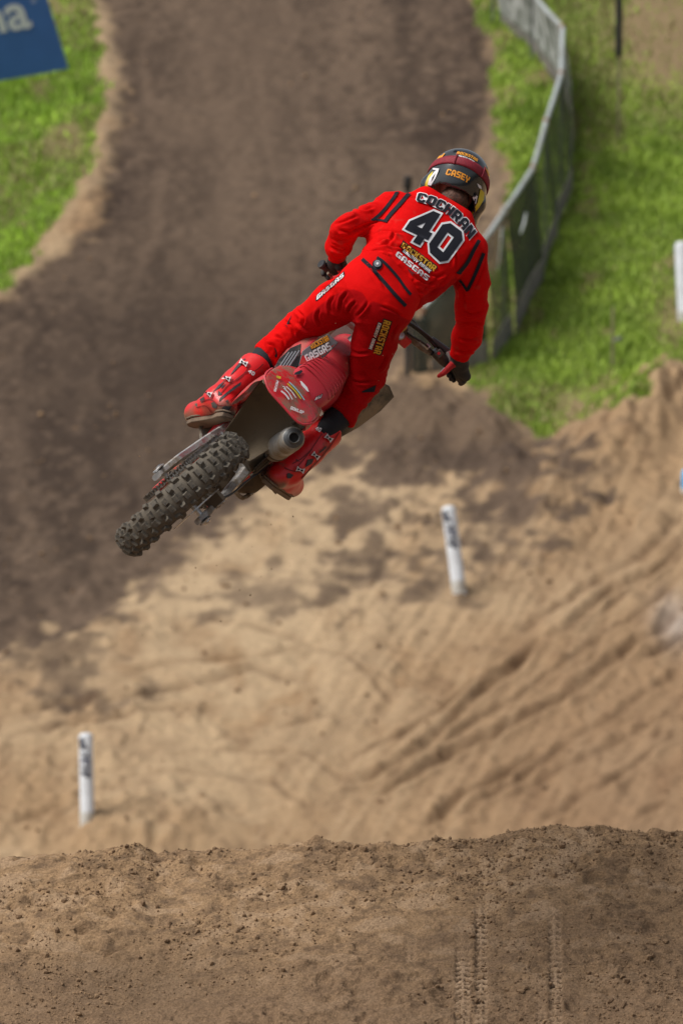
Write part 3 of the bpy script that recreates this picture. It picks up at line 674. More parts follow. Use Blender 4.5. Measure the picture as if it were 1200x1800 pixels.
# blue advertising board at the upper left
m_banner = mat('blue_board', (0.050, 0.155, 0.46), 0.5, col2=(0.055, 0.17, 0.50), nscale=3)
m_wht = mat('board_lettering', (0.72, 0.78, 0.84), 0.5)
fx, fy = on_hill(60, 168); zz = float(ground_z(np.array([fx]), np.array([fy]))[0]); bd = -(CM.inverted() @ Vector((fx, fy, zz))).z
def bpx(x, y, off=0.0):       # a plane that stands across the slope, leaning back a little
    d = bd - 0.35 * (130 - y) * K * bd - off
    return CM @ Vector(((x - 600) * K * d, -(y - 900) * K * d, -d))
o0b = bpx(30, 140); bo = empty('advertising_board', Matrix.Translation(o0b)); tag(bo, 'blue board with cropped white lettering on the grass at the upper left corner', 'advertising board')
Q = [bpx(-330, 200), bpx(121, 121), bpx(66, -60), bpx(-390, 10)]
MB().plate([tuple(p - o0b) for p in Q], (0, 0.03, 0.004)).build('board_face', m_banner, bo, bevel=0.003)
# ------------------------------------------------------------------ print: flat shapes cut fine and laid on a surface
W4, H6, S_ = 4.0, 6.0, 1.4
GL = {
 'C': [[(.8,0),(3.2,0),(4,.8),(4,1.9),(2.7,1.9),(2.7,1.2),(1.3,1.2),(1.3,4.8),(2.7,4.8),(2.7,4.1),(4,4.1),(4,5.2),(3.2,6),(.8,6),(0,5.2),(0,.8)]],
 'O': [[(.8,0),(3.2,0),(4,.8),(4,5.2),(3.2,6),(.8,6),(0,5.2),(0,.8)],[(1.4,1.3),(1.4,4.7),(2.6,4.7),(2.6,1.3)]],
 'H': [[(0,0),(1.4,0),(1.4,2.3),(2.6,2.3),(2.6,0),(4,0),(4,6),(2.6,6),(2.6,3.7),(1.4,3.7),(1.4,6),(0,6)]],
 'R': [[(0,0),(1.4,0),(1.4,2),(1.9,2),(2.7,0),(4.2,0),(3.4,2.1),(4,2.8),(4,5.2),(3.2,6),(0,6)],[(1.4,3.3),(1.4,4.7),(2.6,4.7),(2.6,3.3)]],
 'P': [[(0,0),(1.4,0),(1.4,2),(3.2,2),(4,2.8),(4,5.2),(3.2,6),(0,6)],[(1.4,3.3),(1.4,4.7),(2.6,4.7),(2.6,3.3)]],
 'A': [[(0,0),(1.4,0),(1.4,1.6),(2.6,1.6),(2.6,0),(4,0),(4,4.6),(2.9,6),(1.1,6),(0,4.6)],[(1.4,2.9),(1.4,4.3),(1.7,4.7),(2.3,4.7),(2.6,4.3),(2.6,2.9)]],
 'N': [[(0,0),(1.4,0),(1.4,3.4),(2.5,0),(4,0),(4,6),(2.6,6),(2.6,2.7),(1.5,6),(0,6)]],
 'K': [[(0,0),(1.4,0),(1.4,2.2),(1.8,2.2),(2.6,0),(4.1,0),(3,3.1),(4,6),(2.6,6),(1.8,3.8),(1.4,3.8),(1.4,6),(0,6)]],
 'S': [[(0,0),(3.2,0),(4,.8),(4,2.8),(3.2,3.6),(1.4,3.6),(1.4,4.7),(4,4.7),(4,6),(.8,6),(0,5.2),(0,3.2),(.8,2.4),(2.6,2.4),(2.6,1.3),(0,1.3)]],
 'T': [[(1.3,0),(2.7,0),(2.7,4.7),(4,4.7),(4,6),(0,6),(0,4.7),(1.3,4.7)]],
 'G': [[(.8,0),(4,0),(4,3.3),(2.1,3.3),(2.1,2.2),(2.6,2.2),(2.6,1.3),(1.4,1.3),(1.4,4.7),(4,4.7),(4,6),(.8,6),(0,5.2),(0,.8)]],
 'E': [[(0,0),(4,0),(4,1.3),(1.4,1.3),(1.4,2.4),(3.5,2.4),(3.5,3.6),(1.4,3.6),(1.4,4.7),(4,4.7),(4,6),(0,6)]],
 'Y': [[(1.3,0),(2.7,0),(2.7,2.2),(4,3.4),(4,6),(2.6,6),(2.6,3.6),(1.4,3.6),(1.4,6),(0,6),(0,3.4),(1.3,2.2)]],
 'D': [[(0,0),(3.1,0),(4,.9),(4,5.1),(3.1,6),(0,6)],[(1.4,1.3),(1.4,4.7),(2.6,4.7),(2.6,1.3)]],
 'I': [[(0,0),(1.4,0),(1.4,6),(0,6)]], 'L': [[(0,0),(4,0),(4,1.3),(1.4,1.3),(1.4,6),(0,6)]],
 'U': [[(.8,0),(3.2,0),(4,.8),(4,6),(2.6,6),(2.6,1.3),(1.4,1.3),(1.4,6),(0,6),(0,.8)]],
 'X': [[(0,0),(1.4,0),(2,1.9),(2.6,0),(4,0),(2.8,3),(4,6),(2.6,6),(2,4.1),(1.4,6),(0,6),(1.2,3)]],
 'M': [[(0,0),(1.2,0),(1.2,3.6),(2,2.2),(2.8,3.6),(2.8,0),(4,0),(4,6),(2.8,6),(2,4.4),(1.2,6),(0,6)]],
 'J': [[(.8,0),(3.2,0),(4,.8),(4,6),(2.6,6),(2.6,1.3),(1.4,1.3),(1.4,2.1),(0,2.1),(0,.8)]],
 '4': [[(2.5,0),(3.9,0),(3.9,1.3),(4.6,1.3),(4.6,2.6),(3.9,2.6),(3.9,6),(2.5,6),(0,2.9),(0,1.3),(2.5,1.3)],[(1.5,2.6),(2.5,3.8),(2.5,2.6)]],
 '0': [[(1.0,0),(3.4,0),(4.4,1),(4.4,5),(3.4,6),(1.0,6),(0,5),(0,1)],[(1.5,1.5),(1.5,4.5),(2.9,4.5),(2.9,1.5)]],
 '5': [[(0,0),(3.2,0),(4,.8),(4,2.8),(3.2,3.6),(1.4,3.6),(1.4,4.7),(4,4.7),(4,6),(0,6),(0,2.4),(2.6,2.4),(2.6,1.3),(0,1.3)]],
}
def text_loops(s, gap=0.55):
    x = 0; out = []
    for ch in s:
        if ch == ' ': x += 2.2; continue
        L = GL[ch]; wd = max(p[0] for p in L[0])
        for lp in L: out.append([(p[0] + x, p[1]) for p in lp])
        x += wd + gap
    tot = x - gap
    return [[(p[0] / tot, p[1] / 6.0) for p in lp] for lp in out], tot / 6.0     # unit box, true aspect
BV = {}
def bvh_of(o, M):
    if o.name not in BV:
        me = o.data; BV[o.name] = BVHTree.FromPolygons([M @ v.co for v in me.vertices], [tuple(p.vertices) for p in me.polygons])
    return BV[o.name]
def lay(name, bm, fmap, target, M, m, off, parent=None, lim=0.05):
    """moves a cut flat shape onto the target surface (M = world matrix of the target)"""
    tree = bvh_of(target, M); org = CM.translation; Mi = M.inverted(); bad = []
    for v in bm.verts:
        px, py = fmap(v.co.x, v.co.y); d = ray(px, py).normalized()
        p, nn, _, _ = tree.ray_cast(org, d)
        if p is None: bad.append(v); continue
        if nn.dot(d) > 0: nn = -nn
        f = off / max(0.35, -nn.dot(d)); v.co = Mi @ (p - d * f)
    if bad: bmesh.ops.delete(bm, geom=bad, context='VERTS')
    # drop faces stretched over a gap
    big = [f for f in bm.faces if max((e.calc_length() for e in f.edges), default=0) > lim]
    if big: bmesh.ops.delete(bm, geom=big, context='FACES')
    bmesh.ops.recalc_face_normals(bm, faces=bm.faces)
    me = bpy.data.meshes.new(name); bm.to_mesh(me); bm.free(); me.shade_smooth()
    return link(name, me, m, parent or target)
def quadmap(BL, BR, TR, TL):
    BL, BR, TR, TL = map(np.array, (BL, BR, TR, TL))
    def f(u, v): q = (BL * (1 - u) + BR * u) * (1 - v) + (TL * (1 - u) + TR * u) * v; return q[0], q[1]
    return f
def arcmap(b, t):
    b = [np.array(p, float) for p in b]; t = [np.array(p, float) for p in t]
    def qd(P, u): return P[0] * (1 - u) * (1 - 2 * u) + P[1] * 4 * u * (1 - u) + P[2] * u * (2 * u - 1)
    def f(u, v): q = qd(b, u) * (1 - v) + qd(t, u) * v; return q[0], q[1]
    return f
def print_text(name, s, fmap, target, M, m, off=0.0022, outline=None, ow=0.035, cells=(24, 4), aspect=None):
    loops, asp = text_loops(s); A = asp
    sc_l = [[(p[0] * A, p[1]) for p in lp] for lp in loops]
    g = lambda u, v: fmap(u / A, v)
    if outline is not None:
        bm = fill2d(sc_l, ow); cutgrid(bm, *cells); lay(name + '_outline', bm, g, target, M, outline, off * 0.6)
    bm = fill2d(sc_l); cutgrid(bm, *cells); return lay(name, bm, g, target, M, m, off)
def print_poly(name, loops, target, M, m, off=0.0016, cell=9.0):
    if not isinstance(loops[0][0], (tuple, list)): loops = [loops]
    bm = fill2d([[(p[0], -p[1]) for p in lp] for lp in loops])
    xs_ = [p[0] for lp in loops for p in lp]; ys_ = [p[1] for lp in loops for p in lp]
    cutgrid(bm, max(2, int((max(xs_) - min(xs_)) / cell)), max(2, int((max(ys_) - min(ys_)) / cell)))
    return lay(name, bm, lambda x, y: (x, -y), target, M, m, off)
def strip(pts, wd, n=5):
    """closed outline of a band of width wd px along photo points"""
    S = [np.array(p[:2]) for p in spline(pts, n)]; L = []; R = []
    for i, p in enumerate(S):
        t = S[min(i + 1, len(S) - 1)] - S[max(i - 1, 0)]; t = t / np.linalg.norm(t); q = np.array([-t[1], t[0]]) * wd / 2
        L.append(tuple(p + q)); R.append(tuple(p - q))
    return L + R[::-1]

# lettering of the blue board
bo_face = [c for c in bo.children][0]
def board_text(txt, u0, v0, size, off):
    bm = fill2d(None, off, txt); cutgrid(bm, 3, 3)
    ux = Vector(tuple(bpx(121, 121) - bpx(-330, 200))).normalized(); uy = (bpx(66, -60) - bpx(121, 121)).normalized()
    nn = ux.cross(uy).normalized()
    if nn.y > 0: nn = -nn
    P0 = bpx(*u0) - o0b
    for v in bm.verts: v.co = P0 + ux * v.co.x * size + uy * v.co.y * size + nn * 0.012
    me = bpy.data.meshes.new('lettering'); bm.to_mesh(me); bm.free(); return link('lettering', me, m_wht, bo)
sz = 75 * K * bd
board_text('na', (-30, 61), None, sz * 1.28, 0.022)
board_text('o', (56, 5), None, sz * 0.22, 0.0)

# ================================================================== MOTORCYCLE
Fc = nrm((0.11, 0.10, -0.989)); Uc = np.array((0.743, 0.669, 0.0)); Uc = nrm(Uc - Fc * np.dot(Uc, Fc)); Lc = np.cross(Uc, Fc)
Oc = cl(321, 869, 0)
BMl = Matrix(((Fc[0], Lc[0], Uc[0], Oc[0]), (Fc[1], Lc[1], Uc[1], Oc[1]), (Fc[2], Lc[2], Uc[2], Oc[2]), (0, 0, 0, 1)))
BM = CM @ BMl; BMi = BM.inverted(); BLi = BMl.inverted()
def bp(px, py, d):          # bike-space point at a photo pixel and depth
    return BLi @ Vector(cl(px, py, d))
bike = empty('dirt_bike', BM)
tag(bike, 'red motocross bike in mid air under the rider, rear wheel towards the camera', 'motorcycle')

MUD = (0.145, 0.105, 0.07)
m_red = mat('red_plastic', (0.62, 0.010, 0.018), 0.38, mud=0.42, mudcol=(0.26, 0.12, 0.08), coat=0.3, mscale=14)
m_redp = mat('red_pale_plastic', (0.62, 0.03, 0.05), 0.45, col2=(0.55, 0.05, 0.06), nscale=8, mud=0.2, mudcol=(0.36, 0.13, 0.10), mscale=5)
m_redgrip = mat('red_seat_cover', (0.50, 0.015, 0.03), 0.62, bump=0.0008, bscale=260, mud=0.22, mudcol=(0.32, 0.11, 0.08), mscale=7)
m_rib = mat('seat_rib_cover', (0.33, 0.010, 0.018), 0.7)
m_mudp = mat('muddy_plastic', (0.06, 0.05, 0.04), 0.75, mud=0.95, mudcol=(0.125, 0.095, 0.06), mscale=10, bump=0.002, bscale=60)
m_tyre = mat('tyre_rubber', (0.035, 0.032, 0.03), 0.85, mud=0.85, mudcol=(0.125, 0.105, 0.08), mscale=22, bump=0.001, bscale=150)
m_knob = mat('knob_rubber', (0.045, 0.04, 0.036), 0.8, mud=0.60, mudcol=(0.115, 0.098, 0.075), mscale=40, bump=0.0008, bscale=200)
m_alu = mat('brushed_aluminium', (0.62, 0.62, 0.62), 0.35, metal=0.9, mud=0.45, mudcol=(0.22, 0.18, 0.14), mscale=12)
m_alud = mat('muddy_aluminium', (0.40, 0.39, 0.37), 0.5, metal=0.7, mud=0.7, mudcol=(0.17, 0.13, 0.09), mscale=14)
m_steel = mat('steel', (0.55, 0.55, 0.56), 0.3, metal=1.0, mud=0.35, mudcol=(0.2, 0.16, 0.12))
m_chain = mat('chain_steel', (0.30, 0.29, 0.27), 0.45, metal=0.8, mud=0.4, mudcol=(0.14, 0.11, 0.08), mscale=20)
m_white = mat('white_plastic', (0.68, 0.68, 0.66), 0.4, mud=0.35, mudcol=(0.30, 0.26, 0.2), mscale=9)
m_blackp = mat('black_plastic', (0.018, 0.018, 0.02), 0.42, mud=0.25, mudcol=(0.09, 0.07, 0.05), mscale=12)
m_eng = mat('engine_metal', (0.035, 0.034, 0.033), 0.55, metal=0.4, mud=0.7, mudcol=(0.10, 0.075, 0.05), mscale=14)
m_muf = mat('silencer_metal', (0.42, 0.42, 0.41), 0.5, metal=0.5, col2=(0.28, 0.27, 0.25), nscale=10, mud=0.45, mudcol=(0.24, 0.19, 0.13), mscale=9)
m_mufd = mat('silencer_cap', (0.10, 0.105, 0.11), 0.5, metal=0.5, mud=0.2, mudcol=(0.2, 0.16, 0.1))
m_hole = mat('dark_hole', (0.005, 0.005, 0.005), 0.9)
m_shroudd = mat('shroud_graphic', (0.05, 0.045, 0.035), 0.45, mud=0.65, mudcol=(0.26, 0.20, 0.13), mscale=11)
m_gold = mat('gold_print', (0.62, 0.33, 0.02), 0.5)
m_pw = mat('white_print', (0.74, 0.74, 0.76), 0.5)
m_pk = mat('black_print', (0.014, 0.015, 0.022), 0.8, spec=.2)
m_py = mat('yellow_print', (0.65, 0.50, 0.03), 0.5)
m_pc = mat('cyan_print', (0.30, 0.60, 0.66), 0.5)
m_po = mat('orange_print', (0.78, 0.32, 0.02), 0.45)
m_pg = mat('grey_print', (0.20, 0.21, 0.23), 0.5)
m_cab = mat('cable_black', (0.012, 0.012, 0.013), 0.4)

# ---- wheels
STE = math.radians(15); SA = Vector((-math.sin(math.radians(26)), 0, math.cos(math.radians(26)))); SP = Vector((1.04, 0, 0.80))
SM = Matrix.Translation(SP) @ Matrix.Rotation(STE, 4, SA) @ Matrix.Translation(-SP)
def wheel(name, c, M, R, half, rimr, knobs, hubw):
    c = Vector(c); Y = Vector((0, 1, 0)); r0 = R - 0.016
    def T(mb): mb.v = [tuple(M @ Vector(p)) for p in mb.v]; return mb
    prof = [(rimr + .004, -half * .62), (rimr + .03, -half * .92), (r0 - .028, -half * .98), (r0 - .010, -half * .74), (r0 - .002, -half * .36), (r0, 0), (r0 - .002, half * .36), (r0 - .010, half * .74), (r0 - .028, half * .98), (rimr + .03, half * .92), (rimr + .004, half * .62)]
    ty = T(MB().lathe(prof, c, Y, 72, closed=True)).build(name.replace('wheel', 'tyre') if False else 'tyre', m_tyre, bike, 60)
    # tread blocks
    def block(l, wd, h, tw=0.0):
        V = []
        for z, q in ((-.006, 1.12), (h * .75, 1.0), (h, .88)):
            for x, y in ((-1, -1), (1, -1), (1, 1), (-1, 1)): V.append((x * l / 2 * q, y * wd / 2 * q + tw * x, z))
        F = [(3, 2, 1, 0), (8, 9, 10, 11)]
        for a in (0, 4):
            for k in range(4): F.append((a + k, a + (k + 1) % 4, a + 4 + (k + 1) % 4, a + 4 + k))
        me = bpy.data.meshes.new('knob'); me.from_pydata(V, [], F); me.update(); me.materials.append(m_knob); return me
    kinds = {'c': block(.020, .030, .016, .0), 's': block(.022, .026, .015, .002), 'e': block(.024, .020, .014, -.002)}
    n = knobs; J = MB()
    for i in range(n):
        th = 2 * math.pi * i / n
        row = [('c', -.30), ('c', .30), ('e', -.98), ('e', .98)] if i % 2 == 0 else [('c', 0.0), ('s', -.66), ('s', .66)]
        for kd, a in row:
            yy = a * half * (0.93 if abs(a) > .9 else 1); tilt = -a * 0.95 if abs(a) > .5 else -a * .5
            rr_ = r0 - (0.020 if abs(a) > .9 else 0.007 if abs(a) > .5 else 0.001)
            jit = random.uniform(-.012, .012)
            Rm = Matrix.Rotation(th + jit, 4, 'Y') @ Matrix.Translation((0, yy, rr_)) @ Matrix.Rotation(tilt, 4, 'X') @ Matrix.Rotation(random.uniform(-.16, .16), 4, 'Z') @ Matrix.Diagonal((random.uniform(.82, 1.12), random.uniform(.85, 1.1), random.uniform(.6, 1.05), 1))
            Mk = M @ Matrix.Translation(c) @ Rm
            if name == 'rear':
                o = link('knob', kinds[kd], None, ty); o.matrix_basis = Mk
            else:
                me = kinds[kd]; J.add([Mk @ v.co for v in me.vertices], [tuple(p.vertices) for p in me.polygons])
    if J.v:
        tag(J.build('tread_blocks', m_knob, ty, 40), kind='stuff')
    rim = T(MB().lathe([(rimr + .012, -.030), (rimr + .012, -.024), (rimr - .006, -.018), (rimr - .012, 0), (rimr - .006, .018), (rimr + .012, .024), (rimr + .012, .030), (rimr + .002, .026), (rimr - .020, .012), (rimr - .020, -.012), (rimr + .002, -.026)], c, Y, 64, closed=True)).build('rim', m_blackp if name == 'front' else m_alud, bike, 40)
    hub = T(MB().lathe([(0, -hubw), (.020, -hubw), (.028, -hubw + .006), (.045, -hubw + .012), (.045, -hubw + .020), (.028, -hubw + .024), (.024, 0), (.028, hubw - .024), (.045, hubw - .020), (.045, hubw - .012), (.028, hubw - .006), (.020, hubw), (0, hubw)], c, Y, 24)).build('hub', m_alud, bike)
    spk = MB()
    for k in range(36):
        s = 1 if k % 2 else -1; a0 = 2 * math.pi * k / 36; a1 = a0 + (0.55 if (k // 2) % 2 else -0.55)
        p = Vector((.043 * math.sin(a1), s * (hubw - .016), .043 * math.cos(a1))) + c; q = Vector(((rimr - .016) * math.sin(a0), 0, (rimr - .016) * math.cos(a0))) + c
        spk.tube([p, q], .0018, 5)
    T(spk).build('spokes', m_steel, rim, None)
    return ty
wheel('rear', (0, 0, 0), Matrix.Identity(4), .320, .059, .245, 46, .060)
wheel('front', (1.46, 0, .09), SM, .335, .042, .255, 46, .055)
# sprocket, disc, axle
sp = MB(); n = 50; V = []
for k in range(n * 2):
    a = math.pi * k / n; r = .122 if k % 2 else .113; V.append((r * math.sin(a), .078, r * math.cos(a)))
sp.plate(V, (0, .006, 0)); sp.build('sprocket', m_alud, bike, 30)
MB().lathe([(.055, -.076), (.118, -.076), (.118, -.080), (.055, -.080)], (0, 0, 0), (0, 1, 0), 48, closed=True).build('brake_disc', m_steel, bike, 30)
ax = MB().lathe([(0, -.150), (.010, -.150), (.018, -.144), (.018, -.132), (.012, -.131), (.012, .131), (.019, .132), (.019, .146), (0, .146)], (0, 0, 0), (0, 1, 0), 16); ax.build('axle', m_steel, bike, 30)
# chain: links along a loop
fs = Vector((.60, .081, .195)); rs = Vector((0, .081, 0)); RF, RR_ = .034, .119
dv = fs - rs; L_ = math.hypot(dv.x, dv.z); th0 = math.atan2(dv.z, dv.x); be = math.asin((RR_ - RF) / L_)
def cpt(c, r, a): return Vector((c.x + r * math.cos(a), .081, c.z + r * math.sin(a)))
loop = []
a_t = th0 + math.pi / 2 - be; a_b = th0 - math.pi / 2 + be
for k in range(15): loop.append(cpt(fs, RF, a_b + (a_t - a_b) * k / 14))
for k in range(41): loop.append(cpt(rs, RR_, a_t + (2 * math.pi - (a_t - a_b)) * k / 40))
loop.append(loop[0]); ch = MB(); acc = [0]
for p, q in zip(loop[:-1], loop[1:]): acc.append(acc[-1] + (q - p).length)
tot = acc[-1]; nl = int(tot / .0159); 
def at(s):
    s %= tot; i = max(j for j in range(len(acc)) if acc[j] <= s + 1e-9); i = min(i, len(loop) - 2); t = (s - acc[i]) / max(acc[i + 1] - acc[i], 1e-9); return loop[i].lerp(loop[i + 1], t)
for k in range(nl):
    p, q = at(k * tot / nl), at((k + 1) * tot / nl); c = (p + q) / 2; d = (q - p).normalized(); up = d.cross(Vector((0, 1, 0)))
    R = Matrix((d, Vector((0, 1, 0)), up)).transposed(); wd = .0065 if k % 2 else .0095
    for s in (-1, 1): ch.box(c + Vector((0, s * wd, 0)), (.0185, .0022, .0135), R)
    ch.tube([p - Vector((0, .010, 0)), p + Vector((0, .010, 0))], .0048, 6)
ch.build('chain', m_chain, bike, 40)
# swingarm
sa = MB()
for s in (1, -1):
    rings = []
    hs_ = 1 if s > 0 else .62
    for (x, y, z, hw, hh) in ((-.055, .118, -.018, .011, .020), (0.0, .118, .0, .014, .034), (.12, .115, .050, .015, .034), (.34, .100, .135, .018, .040), (.50, .085, .190, .022, .045), (.58, .080, .205, .022, .040)):
        rings.append([Vector((x, s * (y + a * hw), z + b * hh * hs_)) for a, b in ((-1, -.6), (-.6, -1), (.6, -1), (1, -.6), (1, .6), (.6, 1), (-.6, 1), (-1, .6))])
    V = [p for r in rings for p in r]; F = [(i * 8 + k, i * 8 + (k + 1) % 8, (i + 1) * 8 + (k + 1) % 8, (i + 1) * 8 + k) for i in range(5) for k in range(8)] + [tuple(range(8)), tuple(40 + k for k in range(8))]
    sa.add(V, F)
sa.box((.46, 0, .178), (.07, .17, .07)); sa.build('swingarm', m_alu, bike, 45)
MB().box((-.012, .136, 0), (.075, .008, .045)).box((-.012, -.136, 0), (.075, .008, .045)).build('axle_blocks', m_steel, bike, bevel=.003)
g = MB()   # white chain guard over the lower run and arm
P = [[Vector((x, .100 + .03 * k, z - .01 + .012 * math.sin(k * 2))) for k in (0, .5, 1)] for x, z in ((-.10, .055), (0, .085), (.12, .125), (.28, .175), (.42, .215))]
# caliper and its guard
c = MB(); c.box((.105, -.100, .062), (.085, .045, .062)).tube([(.075, -.127, .055), (.075, -.128, .055)], .001); c.build('brake_caliper', m_eng, bike, bevel=.008)
c = MB(); c.lathe([(0, .018), (.013, .018), (.016, .012), (.016, 0)], (.085, -.112, .065), (-.3, -1, 0), 14); c.lathe([(0, .018), (.011, .018), (.013, .012), (.013, 0)], (.125, -.112, .075), (-.3, -1, 0), 14); c.build('caliper_piston', m_steel, bike)
MB().tube(spline([(.12, -.11, .075), (.2, -.125, .12), (.34, -.125, .17), (.48, -.13, .24), (.6, -.1, .34)], 6), .0045, 8).build('brake_hose', m_cab, bike)
# chain guide (red) and slider
MB().box((.155, .083, -.055), (.12, .028, .05), Matrix.Rotation(-.25, 3, 'Y')).build('chain_guide', m_red, bike, bevel=.006)
MB().tube([(.10, .092, .005), (.155, .09, -.03)], .009, 8).build('guide_bracket', m_alud, bike)

# frame, engine, shock, air box
fr = MB()
for s in (1, -1):
    fr.tube(spline([(1.02, s * .03, .70), (.86, s * .11, .58), (.66, s * .12, .42), (.575, s * .11, .21), (.60, s * .08, .02)], 6), .020, 8)
    fr.tube(spline([(1.05, s * .03, .66), (1.07, s * .07, .35), (.98, s * .09, .02), (.78, s * .1, -.07), (.60, s * .09, .0)], 6), .017, 8)
    fr.tube([(.72, s * .10, .55), (.40, s * .085, .575), (.12, s * .07, .525)], .012, 8)
    fr.tube([(.60, s * .10, .30), (.36, s * .09, .44), (.14, s * .07, .51)], .012, 8)
fr.build('frame', m_red, bike, 60)
F_ = Field((.55, -.18, -.12), (1.02, .18, .52), .009)
F_.un(F_.cone((.70, -.07, .16), (.70, .05, .16), .12, .11)); F_.un(F_.cone((.86, -.07, .13), (.86, .05, .13), .105, .105), .02)
F_.un(F_.cone((.80, 0, .16), (.86, 0, .44), .075, .065), .015); F_.un(F_.cone((.88, -.10, .14), (.88, -.13, .14), .06, .055), .01); F_.un(F_.cone((.74, .07, .19), (.74, .10, .19), .06, .05), .01)
F_.d += 0.004 * np.sin(F_.P[..., 2] * 260) * (F_.P[..., 2] > .2)
v, q = F_.mesh(); v = relax(v, q, 1); me = bpy.data.meshes.new('engine'); me.from_pydata(v.tolist(), [], q[:, ::-1].tolist()); me.shade_smooth(); link('engine', me, m_eng, bike)
MB().tube([(.47, 0, .20), (.50, 0, .32)], .022, 12).tube([(.50, 0, .32), (.54, 0, .50)], .03, 12).build('shock_absorber', m_steel, bike)
sh = MB(); pts = [(.478 + .055 * t + .0, 0, .21 + .22 * t) for t in np.linspace(0, 1, 2)]
coil = [(.475 + .05 * t + .040 * math.cos(t * 44) * .9, .040 * math.sin(t * 44), .21 + .21 * t) for t in np.linspace(0, 1, 110)]
MB().tube(coil, .006, 6).build('shock_spring', m_white, bike, 60)
MB().box((.47, 0, .50), (.20, .15, .12), Matrix.Rotation(-.2, 3, 'Y')).build('air_box', m_blackp, bike, bevel=.02)
# foot pegs
for s in (1, -1):
    pg = MB(); x, z = .57, .19
    pg.box((x, s * .190, z), (.050, .095, .010)); 
    for k in range(6): pg.box((x + .022, s * (.153 + k * .014), z + .010), (.006, .006, .014)).box((x - .022, s * (.153 + k * .014), z + .010), (.006, .006, .014))
    pg.tube([(x + .02, s * .09, z + .01), (x, s * .165, z)], .012, 8); pg.build('foot_peg', m_alud, bike, bevel=.002)
MB().tube(spline([(.56, .10, .10), (.60, .15, .13), (.75, .17, .13)], 5), .008, 8).build('gear_lever', m_alud, bike)
MB().tube(spline([(.52, -.11, .08), (.60, -.16, .07), (.76, -.17, .10)], 5), .009, 8).build('brake_pedal', m_alud, bike)
# linkage and dark clutter under the silencer
MB().box((.50, -.05, .10), (.10, .08, .16)).tube([(.40, -.06, .04), (.62, -.06, .07)], .018, 8).build('linkage', m_eng, bike, bevel=.008)
MB().tube([(.40, -.075, .20), (.46, -.09, .33)], .030, 10).build('shock_reservoir', m_eng, bike)
MB().box((.44, -.105, .235), (.06, .03, .07), Matrix.Rotation(.4, 3, 'Y')).tube(spline([(.40, -.12, .18), (.43, -.125, .26), (.52, -.12, .33)], 4), .007, 6).build('rear_brake_pump', m_eng, bike, bevel=.005)
MB().plate([(.30, -.108, .46), (.30, -.108, .33), (.36, -.11, .22), (.50, -.12, .18), (.56, -.12, .36), (.46, -.115, .46)], (0, .004, 0)).build('heel_guard', m_blackp, bike, bevel=.002)
MB().tube(spline([(.36, -.085, .30), (.42, -.10, .27), (.50, -.11, .24), (.58, -.12, .15)], 5), .006, 6).build('breather_hose', m_cab, bike)

# exhaust: silencer and pipe
A = Vector((.03, -.125, .465)); Bq = Vector((.46, -.105, .305)); ad = (Bq - A).normalized()
Lm = (Bq - A).length
u_ = ad.orthogonal(); 
SQ = .86
prof = [(.0, .0), (.044, .0), (.050, .004), (.0545, .016), (.0560, .05), (.0565, .055), (.0565, .062), (.0560, .068), (.058, Lm * .6), (.055, Lm - .05), (.030, Lm), (0, Lm)]
MB().lathe([(r_ * SQ, h_) for r_, h_ in prof], A, ad, 40).build('silencer', m_muf, bike, 35)
MB().lathe([(.0, -.012), (.0, -.006), (.018, -.006), (.018, -.014), (.021, -.018), (.0245, -.014), (.027, -.006), (.037, -.002), (.0405, .003), (.0, .003)], A, ad, 36).build('end_cap', m_mufd, bike, 35)
MB().lathe([(0, -.0075), (.0175, -.0075), (.0175, -.0135), (.017, -.0135), (.016, -.009), (0, -.009)], A, ad, 24).build('exhaust_opening', m_hole, bike, 35)
for t in (.72,):
    MB().lathe([(.0575 * .86, Lm * t), (.052, Lm * t), (.052, Lm * t + .016), (.0575 * .86, Lm * t + .016)], A, ad, 32, closed=True).build('silencer_band', m_alud, bike, 35)
MB().tube(spline([Bq, (.50, -.10, .32), (.60, -.13, .36), (.76, -.15, .40), (.95, -.12, .36), (1.02, -.05, .28), (.92, 0, .22)], 7), .022, 12).build('exhaust_pipe', m_eng, bike)
MB().tube([A + ad * .1 + Vector((0, .04, .05)), (.16, -.075, .54)], .008, 8).build('silencer_bracket', m_alud, bike)

# rear fender with side walls: cross sections along x
def fender_row(x, zc, hw, droop, edge, ez, n=9):
    R = []
    for k in range(n):
        t = -1 + 2 * k / (n - 1); R.append(Vector((x, -t * hw, zc - droop * abs(t) ** 2.2)))
    return R
secs = [(-.055, .556, .122, .004), (-.038, .575, .126, .006), (.0, .590, .128, .016), (.06, .606, .126, .020), (.13, .620, .118, .026), (.22, .628, .110, .030), (.34, .63, .09, .03)]
rows = [fender_row(x, zc, hw, dr, 0, 0, 13) for x, zc, hw, dr in secs]
for i_, q_ in ((0, 1.0), (1, .72), (2, .35)):
    for k_ in range(13):
        t_ = 1 - abs(-1 + k_ / 6) ** 5; rows[i_][k_] += Vector((-.024 * q_ * t_, -.012 * q_ * t_, -.022 * q_ * t_))
rear_f = MB().grid(rows, .004).build('rear_fender', m_red, bike, None, sub=1)
# lip: rounded rolled edge of the fender
lip = [rows[0][k] for k in range(13)]
lipside = lambda s: [Vector((x, s * (hw + .003), zc - dr - .006)) for x, zc, hw, dr in secs[1:4]]
MB().tube(lipside(1)[::-1] + lip + lipside(-1), .0052, 8).build('fender_lip', m_redp, bike, 60)
